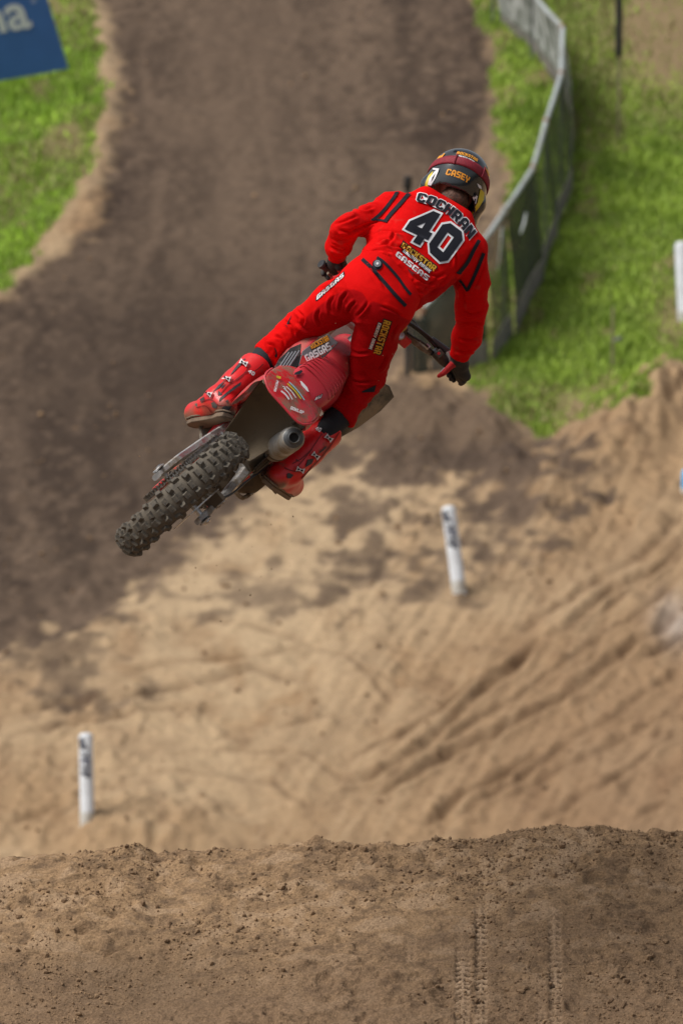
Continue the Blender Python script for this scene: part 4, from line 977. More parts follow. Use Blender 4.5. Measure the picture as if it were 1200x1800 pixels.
# side number panels
for s in (1, -1):
    T_ = [(-.045, .118, .540), (.02, .128, .565), (.10, .126, .580), (.22, .120, .570), (.36, .115, .575), (.50, .125, .560)]
    Bt = [(-.02, .132, .470), (.05, .138, .400), (.12, .138, .350), (.24, .130, .340), (.38, .120, .380), (.50, .128, .440)]
    if s < 0: Bt = [(-.03, .128, .520), (.05, .128, .500), (.14, .120, .470), (.26, .112, .42), (.40, .112, .44), (.52, .12, .48)]
    rows2 = [[Vector(a).lerp(Vector(b), k / 5) + Vector((0, .012 * math.sin(math.pi * k / 5), 0)) for k in range(6)] for a, b in zip(T_, Bt)]
    rows2 = [[Vector((p.x, s * p.y, p.z)) for p in r] for r in rows2]
    if s < 0: rows2 = [r[::-1] for r in rows2]
    sp_ = MB().grid(rows2, .004).build('side_panel', m_red, bike, None, sub=1)
    if s > 0: panel_l = sp_
    else: panel_r = sp_
# inner mud guard: the brown surface facing backwards over the tyre
rows3 = []
for (x, z, hw) in ((-.045, .545, .118), (.03, .560, .125), (.10, .545, .128), (.18, .50, .122), (.25, .42, .112), (.31, .36, .098), (.345, .30, .085), (.365, .23, .075)):
    rows3.append([Vector((x + .05 * (abs(-1 + 2 * k / 8)) ** 2 * -1, -(-1 + 2 * k / 8) * hw, z - .015 * abs(-1 + 2 * k / 8) ** 2)) for k in range(9)])
MB().grid(rows3, .004).build('mud_guard', m_mudp, bike, None, sub=1)

# seat
SX = [(.085, .585, .075, .030), (.12, .628, .098, .04), (.20, .655, .108, .055), (.34, .668, .110, .065), (.50, .675, .100, .07), (.66, .690, .085, .07), (.80, .72, .070, .07), (.92, .745, .05, .06)]
rows4 = []
for (x, z, hw, dp) in SX:
    hw *= .74; z -= .006; rows4.append([Vector((x, y * hw - .020, z + q * dp)) for y, q in ((1.0, -1.0), (1.02, -.45), (.93, -.12), (.62, .02), (0, .06), (-.62, .02), (-.93, -.12), (-1.02, -.45), (-1, -1))])
seat = MB().grid(rows4, .01).build('seat', m_redgrip, bike, None, sub=2)
MB().plate([(.085, .07, .56), (.085, -.07, .56), (.092, -.065, .60), (.092, .065, .60)], (.05, 0, .0)).build('seat_base', m_blackp, bike, bevel=.004)
for k in range(7):       # raised grip ribs across the seat
    x = .215 + k * .066; i = np.interp(x, [a[0] for a in SX], range(len(SX))); 
    z = np.interp(x, [a[0] for a in SX], [a[1] for a in SX]); hw = np.interp(x, [a[0] for a in SX], [a[2] for a in SX]); dp = np.interp(x, [a[0] for a in SX], [a[3] for a in SX])
    z += .0035; hw *= .77
    MB().tube(spline([(x + a_, b_ * hw - .02, z + c_ * dp) for a_, b_, c_ in ((0, 1.01, -.35), (.004, .9, -.06), (.008, .5, .035), (.01, 0, .055), (.008, -.5, .035), (.004, -.9, -.06), (0, -1.01, -.35))], 4), .0026, 6).build('seat_rib', m_rib, seat, 60)
# tank top and shrouds
F_ = Field((.62, -.2, .45), (1.08, .2, .86), .009)
F_.un(F_.cone((.74, 0, .64), (.96, 0, .70), .10, .085, (0, 1, 0), .9)); F_.un(F_.cone((.72, .0, .56), (.98, .0, .60), .13, .10), .03)
v, q = F_.mesh(); v = relax(v, q, 2); me = bpy.data.meshes.new('fuel_tank'); me.from_pydata(v.tolist(), [], q[:, ::-1].tolist()); me.shade_smooth(); link('fuel_tank', me, m_redp, bike)
MB().lathe([(0, .03), (.028, .03), (.034, .02), (.034, -.02)], (.90, 0, .775), (.1, 0, 1), 20).build('fuel_cap', m_blackp, bike)
for s in (1, -1):
    out = [(.58, .105, .56), (.70, .115, .70), (.86, .13, .745), (1.00, .20, .76), (1.055, .245, .735), (1.02, .245, .62), (.93, .235, .50), (.82, .215, .455), (.72, .17, .46)] if s > 0 else \
          [(.76, .150, .62), (.80, .155, .72), (.86, .17, .745), (.93, .22, .755), (.97, .262, .735), (.95, .268, .66), (.88, .258, .56), (.80, .240, .490), (.77, .19, .52)]
    cen = Vector((.83, s * .20, .62)); V = [Vector((p[0], s * p[1], p[2])) for p in out]; mb = MB()
    ring1 = [v.lerp(cen, .45) + Vector((0, s * .012, 0)) for v in V]; n = len(V)
    vv = V + ring1 + [cen + Vector((0, s * .014, 0))]; off = Vector((0, -s * .006, 0)); F1 = [(k, (k + 1) % n, n + (k + 1) % n, n + k) for k in range(n)] + [(n + k, n + (k + 1) % n, 2 * n) for k in range(n)]
    m2 = len(vv); vv2 = vv + [p + off for p in vv]; F2 = F1 + [tuple(i + m2 for i in reversed(f)) for f in F1] + [(k, k + m2, (k + 1) % n + m2, (k + 1) % n) for k in range(n)]
    mb.add(vv2, F2); o = mb.build('radiator_shroud', m_redp if s > 0 else m_shroudd, bike, 50)
    if s > 0: shroud_l = o
    else: shroud_r = o
    MB().box((.96, s * .12, .50), (.03, .11, .24), Matrix.Rotation(.1, 3, 'Y')).build('radiator', m_blackp, bike, bevel=.004)

pn = [bp(*p) for p in ((524, 645, .40), (531, 617, .42), (553, 600, .45), (577, 586, .48), (594, 602, .50), (575, 622, .46), (549, 642, .43))]
side_panel_g = MB().plate(pn, tuple(Vector((.006, -.003, -.003)))).build('tank_cover', m_pg, bike, bevel=.002)
bpl = MB().plate([bp(*p) for p in ((478, 654, .36), (490, 632, .42), (510, 612, .47), (529, 604, .49), (527, 640, .42), (504, 662, .36))], (.01, 0, 0)).build('side_cover', m_blackp, bike, bevel=.002)
for k_ in range(4):
    MB().tube([bp(485 + k_ * 6, 655 - k_ * 1, .33), bp(508 + k_ * 6, 620 - k_ * 1, .44)], .0035, 6).build('side_cover_rib', m_pg, bpl)

# front end (steered)
def SMb(mb): mb.v = [tuple(SM @ Vector(p)) for p in mb.v]; return mb
for s in (1, -1):
    lo = Vector((1.46, s * .105, .09)); 
    SMb(MB().tube([lo + SA * -.03 + Vector((-.0, 0, 0)), lo + SA * .05, lo + SA * .30], [.026, .024, .020], 14)).build('fork_slider', m_alud, bike)
    SMb(MB().tube([lo + SA * .28, lo + SA * .33, lo + SA * .55, lo + SA * .86], [.030, .028, .027, .027], 16)).build('fork_tube', m_alu, bike)
    SMb(MB().plate([lo + SA * a + Vector((b, s * .012, 0)) for a, b in ((-.04, -.05), (-.04, .02), (.18, .03), (.30, .0), (.30, -.045), (.12, -.06))], (0, s * .01, 0))).build('fork_guard', m_white, bike, bevel=.004)
tc = Vector((1.46, 0, .09))
for t, nm in ((.80, 'triple_clamp'), (.60, 'triple_clamp')):
    SMb(MB().box(tc + SA * t + Vector((-.0, 0, 0)), (.075, .29, .035), Matrix.Rotation(-math.radians(26), 3, 'Y'))).build(nm, m_redp if t < .8 else m_steel, bike, bevel=.01)
rowsf = []
for x, z, hw in ((1.18, .44, .05), (1.30, .455, .10), (1.45, .45, .115), (1.60, .42, .11), (1.75, .36, .09), (1.86, .30, .06)):
    rowsf.append([SM @ Vector((x, -(-1 + k / 4) * hw, z - .05 * abs(-1 + k / 4) ** 2)) for k in range(9)])
MB().grid(rowsf, .004).build('front_fender', m_red, bike, None, sub=1)
SMb(MB().plate([(1.20, .12, .80), (1.20, -.12, .80), (1.26, -.11, .60), (1.28, 0, .54), (1.26, .11, .60)], (.012, 0, .004))).build('number_plate', m_white, bike, bevel=.006)

# handlebar from its clamps to both grips
gl0, gl1 = bp(607, 495, .82), bp(566, 465, .74); gr0, gr1 = bp(789, 638, 1.07), bp(812, 671, 1.11)
c0 = bp(690, 566, .96)
barpts = [gl1, gl0, bp(640, 520, .86), bp(668, 548, .92), c0, bp(713, 588, .99), bp(748, 615, 1.04), bp(776, 628, 1.07), gr0, gr1]
MB().tube(spline(barpts, 5), .0135, 14).build('handlebar', m_alud, bike, 60)
MB().tube([bp(672, 548, .915), c0, bp(712, 582, .985)], [.028, .034, .028], 10, flat=.8).build('bar_pad', m_blackp, bike, bevel=.004)
MB().box(bp(703, 572, .93), (.012, .060, .034), Matrix.Rotation(math.radians(31), 3, 'Z')).build('pad_badge', mat('badge_pink', (0.45, 0.25, 0.22), 0.5, col2=(0.5, 0.35, 0.05), nscale=30), bike, bevel=.004)
for a, b, nm in ((gl0, gl1, 'grip'), (gr0, gr1, 'grip')):
    d = (b - a).normalized(); P_ = [a - d * .012, a, a + d * .004]; R_ = [.024, .024, .0165]
    n = 9; Lg = (b - a).length
    for k in range(1, n): P_ += [a + d * (Lg * k / n)]; R_ += [.0175 if k % 2 else .0163]
    P_ += [b - d * .004, b, b + d * .008]; R_ += [.0165, .020, .017]
    MB().tube(P_, R_, 16).build(nm, m_blackp, bike, 40)
# right controls: brake master cylinder, throttle housing, kill button, lever, hoses
MB().tube([bp(762, 618, 1.03), bp(778, 632, 1.05), bp(790, 640, 1.06)], [.020, .024, .026], 12).build('throttle_housing', m_blackp, bike)
MB().tube([bp(786, 618, 1.04), bp(793, 630, 1.04), bp(786, 646, 1.05), bp(776, 655, 1.06)], [.010, .012, .011, .009], 10).build('brake_lever', m_steel, bike)
MB().tube([bp(757, 596, 1.04), bp(786, 618, 1.05)], [.014, .017], 12).build('master_cylinder', m_blackp, bike)
MB().box(bp(772, 622, 1.01), (.02, .03, .03)).build('control_clamp', m_blackp, bike, bevel=.003)
MB().lathe([(0, .006), (.006, .006), (.006, 0)], bp(771, 621, .985), (-1, 0, 0), 12).build('stop_button', mat('button_red', (.5, .01, .02), .4), bike)
MB().tube([bp(748, 606, 1.02), bp(754, 612, 1.02)], .012, 10).build('steel_clamp', m_steel, bike)
for pts, r in (([(705, 566, .95), (722, 572, .96), (745, 590, 1.0), (765, 610, 1.03)], .0055), ([(700, 560, .95), (716, 566, .95), (740, 582, .98), (760, 598, 1.02)], .0065), ([(706, 578, .97), (725, 592, .97), (745, 604, 1.0), (762, 620, 1.03)], .0045), ([(712, 552, 1.1), (728, 566, 1.1), (745, 585, 1.08), (768, 606, 1.06)], .004), ([(664, 540, .9), (690, 548, .93), (712, 560, .95)], .0055)):
    MB().tube(spline([bp(*p) for p in pts], 6), r, 8).build('control_cable', m_cab, bike, 60)
MB().tube([bp(576, 480, .70), bp(600, 500, .78)], [.006, .009], 8).build('clutch_lever', m_alud, bike)
# steering stem block with chrome and red clamp, under the bar
MB().box(bp(708, 596, 1.0), (.06, .05, .045), Matrix.Rotation(math.radians(31), 3, 'Z')).build('bar_mount', m_red, bike, bevel=.008)
MB().lathe([(0, .02), (.014, .02), (.018, .012), (.018, -.01)], bp(703, 590, .965), (-1, 0, .3), 16).build('stem_nut', m_steel, bike)

# print on the bike
M_ = BM
print_poly('panel_print', [(520, 662), (531, 668), (542, 690), (535, 706), (522, 700), (505, 688), (500, 676)], rear_f, M_, mat('scuffed_white', (0.50, 0.30, 0.26), 0.6, mud=0.6, mudcol=(0.42, 0.04, 0.04), mscale=40)) if False else None
for (a, b, wd, mm) in (((508, 671), (535, 703), 1.8, m_pc), ((505, 674), (529, 701), 2.2, m_py), ((503, 679), (520, 699), 1.4, m_pw), ((499, 682), (514, 702), 1.6, m_pw), ((494, 687), (508, 702), 2.6, m_pw), ((497, 679), (502, 684), 1.2, m_pw)):
    print_poly('stripe_print', strip([a, ((a[0] + b[0]) / 2 + 1, (a[1] + b[1]) / 2 - 1), b], wd), rear_f, M_, mm, .006)
print_text('tyre_brand', 'DUNLOP', quadmap((510, 719), (533, 728), (535, 723), (512, 714)), rear_f, M_, m_pw, .006)
print_text('side_brand', 'MAXIMA', quadmap((486, 668), (481, 687), (485, 689), (490, 670)), rear_f, M_, m_pw, .006)
print_poly('yellow_mark', [(486, 660), (494, 662), (493, 666), (486, 664)], rear_f, M_, m_py, .006)
print_text('seat_brand', 'RAJ', quadmap((553, 704), (564, 699), (566, 693), (556, 698)), seat, M_, m_pw, .009, outline=m_pk, ow=.25)
print_text('panel_number', '4', quadmap((556, 727), (566, 733), (572, 718), (562, 712)), panel_r, M_, m_pw, .005)
print_poly('seat_badge', [(518, 655), (530, 650), (532, 653), (527, 658), (517, 659)], seat, M_, m_pk, .005)
print_poly('seat_badge', [(527, 669), (531, 671), (540, 681), (543, 689), (539, 687), (530, 677)], seat, M_, m_pw, .006)
print_poly('shroud_print', [(526, 640), (531, 624), (546, 629), (590, 604), (572, 622), (549, 637)], side_panel_g, M_, m_red, .002)
print_text('shroud_lettering', 'GASGAS', quadmap((540, 637), (584, 613), (577, 601), (534, 625)), side_panel_g, M_, m_pw, .006)
print_text('shroud_lettering', 'ROCKSTAR', quadmap((548, 614), (580, 598), (575, 589), (543, 605)), side_panel_g, M_, m_po, .006, outline=m_pk, ow=.15)
# ================================================================== RIDER
hip = cl(663, 530, .42); PW = CM @ Vector(hip); PM = Matrix.Translation(PW); PI = PM.inverted()
rider = empty('person', PM); tag(rider, 'rider in red kit numbered 40 standing on the bike, seen from behind, gripping the bars', 'person')
def fab(name, attr=True, **k):
    return mat(name, (0.8, 0.01, 0.01), 0.78, attr='paint', bump=0.0012, bscale=420, spec=0.06)
m_jersey = fab('jersey_cloth'); m_pants = fab('trouser_cloth'); m_boot = mat('boot_shell', (0.70, 0.010, 0.014), 0.42, attr='paint', mud=0.12, mudcol=(0.26, 0.07, 0.05), mscale=9, coat=.2, bump=.0008, bscale=90)
m_sole = mat('boot_sole', (0.10, 0.075, 0.055), 0.85, mud=.8, mudcol=(0.20, 0.14, 0.095), mscale=14, bump=.002, bscale=70)
m_glove = mat('glove_cloth', (0, 0, 0), 0.75, attr='paint', bump=.001, bscale=300)
m_gaiter = mat('knee_brace_cloth', (0.012, 0.013, 0.018), 0.85, bump=.001, bscale=260)
m_skin = mat('skin', (0.50, 0.30, 0.22), 0.6); m_hair = mat('brown_hair', (0.06, 0.026, 0.014), 0.6, col2=(0.13, 0.055, 0.03), nscale=90, bump=.004, bscale=160)
RED = np.array((0.67, 0.004, 0.004)); RED2 = np.array((0.42, 0.003, 0.005)); CUFF = np.array((0.80, 0.03, 0.02))

def wrinkle(axis_c, freq, amp, seed, dirs=None):
    """cloth folds: ridged noise stretched along the fold direction"""
    a = nrm(axis_c)
    def f(v, N):
        t = v @ a; p = v - t[:, None] * a
        q = v * 5.0
        n = noise3(p[:, 0] * 5 + t * freq * .2, p[:, 1] * 5, t * freq, seed); w_ = noise3(q[:, 0], q[:, 1], q[:, 2], seed + 5)
        r = 1 - np.abs(2 * n - 1); return amp * (r ** 2 - 0.35) * (0.35 + 1.1 * w_) + amp * .35 * (noise3(v[:, 0] * 55, v[:, 1] * 55, v[:, 2] * 55, seed + 9) - .5)
    return f
def lateral(F, c, dirv, half, r, nb, kk, k=0.02):
    """flattened cross piece of the trunk"""
    d = nrm(dirv) * half; return F.un(F.cone(c - d, c + d, r, r, nb, kk), k)
def lat3(ang_px, dz):   # direction from a picture direction with a depth share
    return nrm((ang_px[0], -ang_px[1], -dz))
SPN = [  # centre px, depth, lateral direction (px), half length, radius, thickness factor
    ((660, 523, .40), (.62, .78), .055, .106, .98), ((681, 497, .47), (.64, .77), .047, .094, 1.0), ((699, 479, .54), (.67, .74), .056, .090, .98),
    ((719, 459, .61), (.72, .69), .076, .098, .92), ((744, 431, .68), (.79, .61), .084, .098, .90), ((762, 405, .75), (.85, .53), .096, .090, .85)]
def spine(t):
    t = np.clip(t, 0, 5); i = int(min(t, 4)); f = t - i; a, b = SPN[i], SPN[i + 1]; m = lambda x, y: tuple(np.array(x) * (1 - f) + np.array(y) * f)
    c = m(a[0], b[0]); return cl(*c), lat3(m(a[1], b[1]), .0), a[2] * (1 - f) + b[2] * f, a[3] * (1 - f) + b[3] * f, a[4] * (1 - f) + b[4] * f
backn = nrm((-.18, .50, .85))
ARML = [(684, 368, .76), (646, 387, .67), (606, 401, .55), (594, 434, .63), (592, 454, .71)]; ARMLr = [.062, .045, .038, .037, .033]
ARMR = [(822, 442, .76), (829, 492, .79), (829, 545, .84), (820, 592, .94), (809, 621, 1.00)]; ARMRr = [.070, .057, .050, .045, .037]
NECK = [(774, 396, .86), (792, 364, .97), (801, 335, 1.02)]
HEAD = cl(803, 326, 1.0)
LEGL = [(638, 506, .42), (584, 537, .54), (523, 581, .68), (470, 624, .62), (430, 668, .55), (386, 706, .47)]; LEGLr = [.094, .080, .059, .047, .049, .047]
LEGR = [(670, 548, .42), (658, 602, .55), (642, 662, .68), (597, 731, .63), (555, 775, .56), (508, 824, .48)]; LEGRr = [.092, .080, .066, .050, .050, .047]
def limb(F, pts, rad, extra=0.0, i0=0, i1=None, k=.015):
    P = [cl(*p) for p in pts]; i1 = i1 or len(P) - 1
    for i in range(i0, i1): F.un(F.cone(P[i], P[i + 1], rad[i] + extra, rad[i + 1] + extra), k)

# hands: fingers curled round the grips
TH = {-1: [(597, 470, .70), (602, 482, .71), (594, 488, .71), (584, 489, .72)], 1: [(800, 636, 1.03), (790, 645, .99), (779, 656, .98), (771, 661, 1.0)]}
def hand(F, gA, gB, wrist, side, ex=0.0):
    """gA inner end, gB outer end of the grip (camera space). returns thumb distance field"""
    a = nrm(gB - gA); mid = (gA + gB) / 2; to = wrist - mid; n1 = nrm(to - a * np.dot(to, a)); n2 = np.cross(a, n1); away = n2 if n2[2] < 0 else -n2     # away from the camera
    R = .030; T_ = None
    kn = []
    palm = mid + n1 * .036
    F.un(F.cone(wrist, palm + away * 0.0, .030 + ex, .026 + ex), .012)
    F.un(F.cone(palm - a * .026, palm + a * .028, .0225 + ex, .020 + ex), .012)
    F.un(F.cone(wrist + (palm - wrist) * .4 - a * .012, wrist + (palm - wrist) * .4 + a * .012, .027 + ex, .026 + ex), .012)
    for j, off in enumerate((-.030, -.010, .011, .031)):
        r = (.0105, .0108, .0104, .0092)[j] + ex; b = mid + a * off; ln = (.95, 1.05, 1.0, .85)[j]
        angs = [0, 55, 115, 175, 232 * ln]; P = [b + (n1 * math.cos(math.radians(t)) + away * math.sin(math.radians(t))) * (R + (.006 if t in (55,) else 0)) for t in angs]
        P[0] = b + n1 * .036
        for p, q in zip(P[:-1], P[1:]): F.un(F.cone(p, q, r, r * .97), .003)
    # thumb leaves the inner side of the palm near its base and closes on the near side of the grip
    t0, t1, t2, t3 = [cl(*p) for p in TH[side]]
    T = np.minimum(np.minimum(F.cone(t0, t1, .016 + ex, .0125 + ex), F.cone(t1, t2, .0125 + ex, .0108 + ex)), F.cone(t2, t3, .0108 + ex, .0080 + ex))
    F.un(T, .004); return T, (t0, t1, t2, t3)
toc = lambda p: np.array((BMl @ Vector(p))[:])
GLc = (toc(gl0), toc(gl1)); GRc = (toc(gr0), toc(gr1)); WL = cl(591, 459, .73); WR = cl(807, 626, 1.01)

# ---- the body: one continuous figure, mostly under the kit
lo = np.array([-0.80, -0.30, -34.3]); 
allp = [cl(*p) for p in ARML + ARMR + NECK + LEGL + LEGR] + [HEAD] + list(GLc) + list(GRc)
A_ = np.array(allp); lo = A_.min(0) - .2; hi = A_.max(0) + .2
Fb = Field(lo, hi, .0085); dn = -.016
for t in np.arange(0, 5.01, .5):
    c, d, hf, r, kk = spine(t); lateral(Fb, c, d, hf, r + dn, backn, kk)
limb(Fb, ARML, ARMLr, dn * .8); limb(Fb, ARMR, ARMRr, dn * .8); limb(Fb, NECK, [.06, .052, .056], 0, k=.03)
limb(Fb, LEGL, LEGLr, dn); limb(Fb, LEGR, LEGRr, dn)
for L_, s in ((LEGL, -1), (LEGR, 1)):
    a = cl(*L_[-1]); toe = cl(364, 719, .58) if s < 0 else cl(508, 846, .60); Fb.un(Fb.cone(a, toe, .040, .030), .02)
Fb.un(Fb.ell(HEAD + np.array((0, .0, -.01)), np.eye(3), (.075, .105, .095)), .02)
Fb.un(Fb.cone(HEAD + np.array((-.01, -.03, -.095)), HEAD + np.array((-.012, -.045, -.115)), .014, .012), .01)
Fb.un(Fb.cone(HEAD + np.array((-.078, -.02, -.01)), HEAD + np.array((-.084, .01, -.005)), .012, .014), .006); Fb.un(Fb.cone(HEAD + np.array((.078, -.02, -.01)), HEAD + np.array((.084, .01, -.005)), .012, .014), .006)
hand(Fb, *GLc, WL, -1, -.0025); hand(Fb, *GRc, WR, 1, -.0025)
body = field_mesh('body', Fb, m_skin, rider, PI)

# ---- hair that shows between collar and helmet
Fh = Field(HEAD + np.array((-.14, -.18, -.05)), HEAD + np.array((.14, .06, .18)), .005)
Fh.un(Fh.ell(cl(798, 350, .94), np.eye(3), (.060, .055, .070)))
def hairdisp(v, N): return .010 * (noise3(v[:, 0] * 60 + v[:, 1] * 30, v[:, 1] * 14, v[:, 2] * 60, 3) - .5)
field_mesh('hair', Fh, m_hair, rider, PI, disp=hairdisp, it=1)

# ---- jersey
P_j = np.array([cl(*p) for p in ARML + ARMR + NECK] + [spine(0)[0], spine(1)[0]])
Fj = Field(P_j.min(0) - .13, P_j.max(0) + .13, .0047)
for t in np.arange(.85, 5.01, .35):
    c, d, hf, r, kk = spine(t); lateral(Fj, c, d, hf, r + .002, backn, kk, .03)
# shoulder caps, blades and loose cloth on the flank
Fj.un(Fj.cone(cl(696, 368, .78), cl(748, 394, .80), .062, .076, backn, .9), .04); Fj.un(Fj.cone(cl(752, 397, .80), cl(818, 436, .78), .076, .060, backn, .9), .04)
Fj.un(Fj.cone(cl(712, 362, .80), cl(750, 358, .82), .048, .060), .03); Fj.un(Fj.cone(cl(750, 356, .81), cl(806, 386, .80), .064, .058), .02); Fj.un(Fj.cone(cl(760, 385, .79), cl(805, 410, .78), .080, .070), .03)
Fj.un(Fj.cone(cl(732, 500, .66), cl(766, 498, .74), .042, .044), .04); Fj.un(Fj.cone(cl(768, 468, .72), cl(796, 452, .76), .066, .058), .04)
Fj.un(Fj.cone(cl(672, 420, .62), cl(690, 392, .70), .045, .045), .05)
limb(Fj, ARML, ARMLr, .003, k=.04); limb(Fj, ARMR, ARMRr, .003, k=.045)
Fj.cut(np.where(Fj.P[..., 0] > cl(700, 0, .8)[0], (Fj.P - cl(784, 348, .85).astype(np.float32)) @ nrm((.50, .86, -.02)).astype(np.float32), -1), .005)
# openings: waist and cuffs
pl = lambda F, p, n: (F.P - np.asarray(p, np.float32)) @ nrm(n).astype(np.float32)
upv = nrm(spine(2.5)[0] - spine(0.5)[0]); 
Fj.cut(-pl(Fj, spine(1.02)[0], upv), .004)
Fj.cut(pl(Fj, cl(592, 452, .70), cl(592, 454, .71) - cl(594, 434, .63)) * np.where(np.linalg.norm(Fj.P - WL.astype(np.float32), axis=-1) < .12, 1, 0) + np.where(np.linalg.norm(Fj.P - WL.astype(np.float32), axis=-1) < .12, 0, -1))
Fj.cut(pl(Fj, cl(807, 627, 1.01), cl(809, 621, 1.00) - cl(820, 592, .94)) * np.where(np.linalg.norm(Fj.P - WR.astype(np.float32), axis=-1) < .12, 1, 0) + np.where(np.linalg.norm(Fj.P - WR.astype(np.float32), axis=-1) < .12, 0, -1))
jw1 = wrinkle((.5, .6, -.3), 22, .017, 3); jw2 = wrinkle((-.35, .8, .25), 20, .012, 17)
WST = spine(1.3)[0]; ELs = [cl(*ARML[2]), cl(*ARMR[2])]; PIT = [cl(690, 395, .72), cl(815, 470, .76)]
def jdisp(v, N):
    near = np.exp(-np.linalg.norm(v - WST, axis=1) ** 2 / .020)
    e = sum(np.exp(-np.linalg.norm(v - p, axis=1) ** 2 / .008) for p in ELs + PIT)
    px, py = photo_px(v); arms = ((px < 690) | (px > 812)).astype(float)
    flat = np.exp(-(((px - 765) / 75) ** 2 + ((py - 395) / 70) ** 2)); f = (jw1(v, N) * (.30 + 1.3 * near + .3 * e) + jw2(v, N) * (.22 + .25 * arms + .5 * e + .5 * near)) * (1 - .8 * flat)
    return f + creases(v, CR_, 540, 240, 3.333)
CR_ = [[(380,590),(430,560),(520,562),(570,575)],[(395,655),(470,636),(560,650),(620,640)],[(370,690),(430,668),(500,690)],[(480,760),(520,820),(548,880)],[(560,870),(640,900),(700,925)],[(600,810),(680,860),(780,850)],[(700,930),(780,868),(838,800)],
       [(640,930),(700,880),(790,800)],[(180,545),(230,556),(262,570)],[(225,566),(330,524),(440,496)],[(150,520),(210,500),(300,470)],[(128,640),(190,668),(236,655)],[(140,590),(200,612),(255,590)],[(868,830),(905,890),(925,990)],[(1045,720),(1010,830),(960,930)],[(900,1010),(960,1040),(1040,1020)],
       [(890,1100),(960,1085),(1035,1110)],[(880,1180),(950,1190),(1010,1170)],[(860,1250),(920,1262),(985,1240)],[(560,600),(600,690),(640,760)],[(850,640),(870,720),(860,800)],[(520,560),(480,620),(430,640)],[(450,730),(470,800),(520,880),(560,920)],[(620,780),(660,820),(720,850)],[(400,620),(440,610),(500,600)],[(250,420),(330,430),(400,410)],[(520,880),(590,880),(660,940)],[(700,800),(760,820),(820,790)]]
def creases(v, L_, sx, sy, sc_, A=.0080, wd=2.5):
    px, py = photo_px(v); f = np.zeros(len(v))
    for i, c in enumerate(L_):
        P_ = [(p[0] / sc_ + sx, p[1] / sc_ + sy) for p in c]; P_ = [tuple(p) for p in spline(P_, 4)]
        d, s, T = line_d(px, py, P_); a = np.array(P_[0]); b = np.array(P_[-1]); nn = np.array((-(b - a)[1], (b - a)[0])); nn = nn / np.linalg.norm(nn)
        e_ = sstep(0, .3 * T, s) * sstep(0, .3 * T, T - s); sg = (px - P_[len(P_) // 2][0]) * nn[0] + (py - P_[len(P_) // 2][1]) * nn[1]; side = np.sign(sg)
        f += A * e_ * (-1.1 * np.exp(-(d / (wd * .8)) ** 2) + .9 * np.exp(-((d - wd * 1.7) / (wd * 1.1)) ** 2) * (side > 0) + .35 * np.exp(-((d - wd * 1.7) / (wd * 1.2)) ** 2) * (side <= 0))
    return f * (N_FACE(v))
N_FACE = lambda v: 1.0
def jcol(v, N):
    c = np.repeat(RED[None], len(v), 0); px, py = photo_px(v)
    n = noise3(v[:, 0] * 9, v[:, 1] * 9, v[:, 2] * 9, 2)[:, None]; c = c * (.93 + .12 * n); n2 = noise3(v[:, 0] * 26, v[:, 1] * 26, v[:, 2] * 26, 12) * .6 + .4 * noise3(v[:, 0] * 80, v[:, 1] * 80, v[:, 2] * 80, 13); d_ = (.16 * sstep(.62, .80, n2))[:, None]; c = c * (1 - d_) + np.array((.30, .10, .07)) * d_
    # darker red area of the jersey colour under the right arm
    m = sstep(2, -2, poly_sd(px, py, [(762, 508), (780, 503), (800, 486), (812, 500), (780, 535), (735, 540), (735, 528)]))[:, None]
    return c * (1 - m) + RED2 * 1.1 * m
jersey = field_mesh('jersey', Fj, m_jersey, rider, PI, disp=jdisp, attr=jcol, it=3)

# ---- trousers
P_p = np.array([cl(*p) for p in LEGL[:5] + LEGR[:5]] + [spine(0)[0], spine(2)[0]]); Fp = Field(P_p.min(0) - .13, P_p.max(0) + .13, .0047)
for t in np.arange(0, 1.35, .3):
    c, d, hf, r, kk = spine(t); lateral(Fp, c, d, hf, r - (.0 if t < .9 else .004), backn, kk, .03)
limb(Fp, LEGL, LEGLr, .004, 0, 4, .03); limb(Fp, LEGR, LEGRr, .004, 0, 4, .03)
Fp.un(Fp.cone(cl(650, 518, .36), cl(638, 510, .40), .078, .074), .05); Fp.un(Fp.cone(cl(668, 538, .36), cl(670, 546, .40), .080, .078), .05)
Fp.un(Fp.cone(cl(522, 577, .72), cl(508, 592, .73), .052, .048), .03); Fp.un(Fp.cone(cl(646, 664, .73), cl(632, 690, .74), .058, .054), .03)
cutL = pl(Fp, cl(467, 627, .60), cl(430, 668, .58) - cl(478, 622, .62)); cutR = pl(Fp, cl(597, 731, .64), cl(555, 775, .60) - cl(600, 726, .64))
Fp.cut(np.where(Fp.P[..., 0] < cl(560, 0, .6)[0], cutL, -1)); Fp.cut(np.where(Fp.P[..., 1] < cl(0, 690, .6)[1], cutR, -1)); Fp.cut(pl(Fp, spine(1.25)[0], upv), .004)
pw1 = wrinkle((-.7, -.5, -.3), 20, .014, 33); pw2 = wrinkle((.3, .9, 0), 20, .013, 41)
KN = [cl(515, 575, .66), cl(645, 672, .66), cl(625, 552, .42), cl(470, 625, .6), cl(600, 728, .62)]
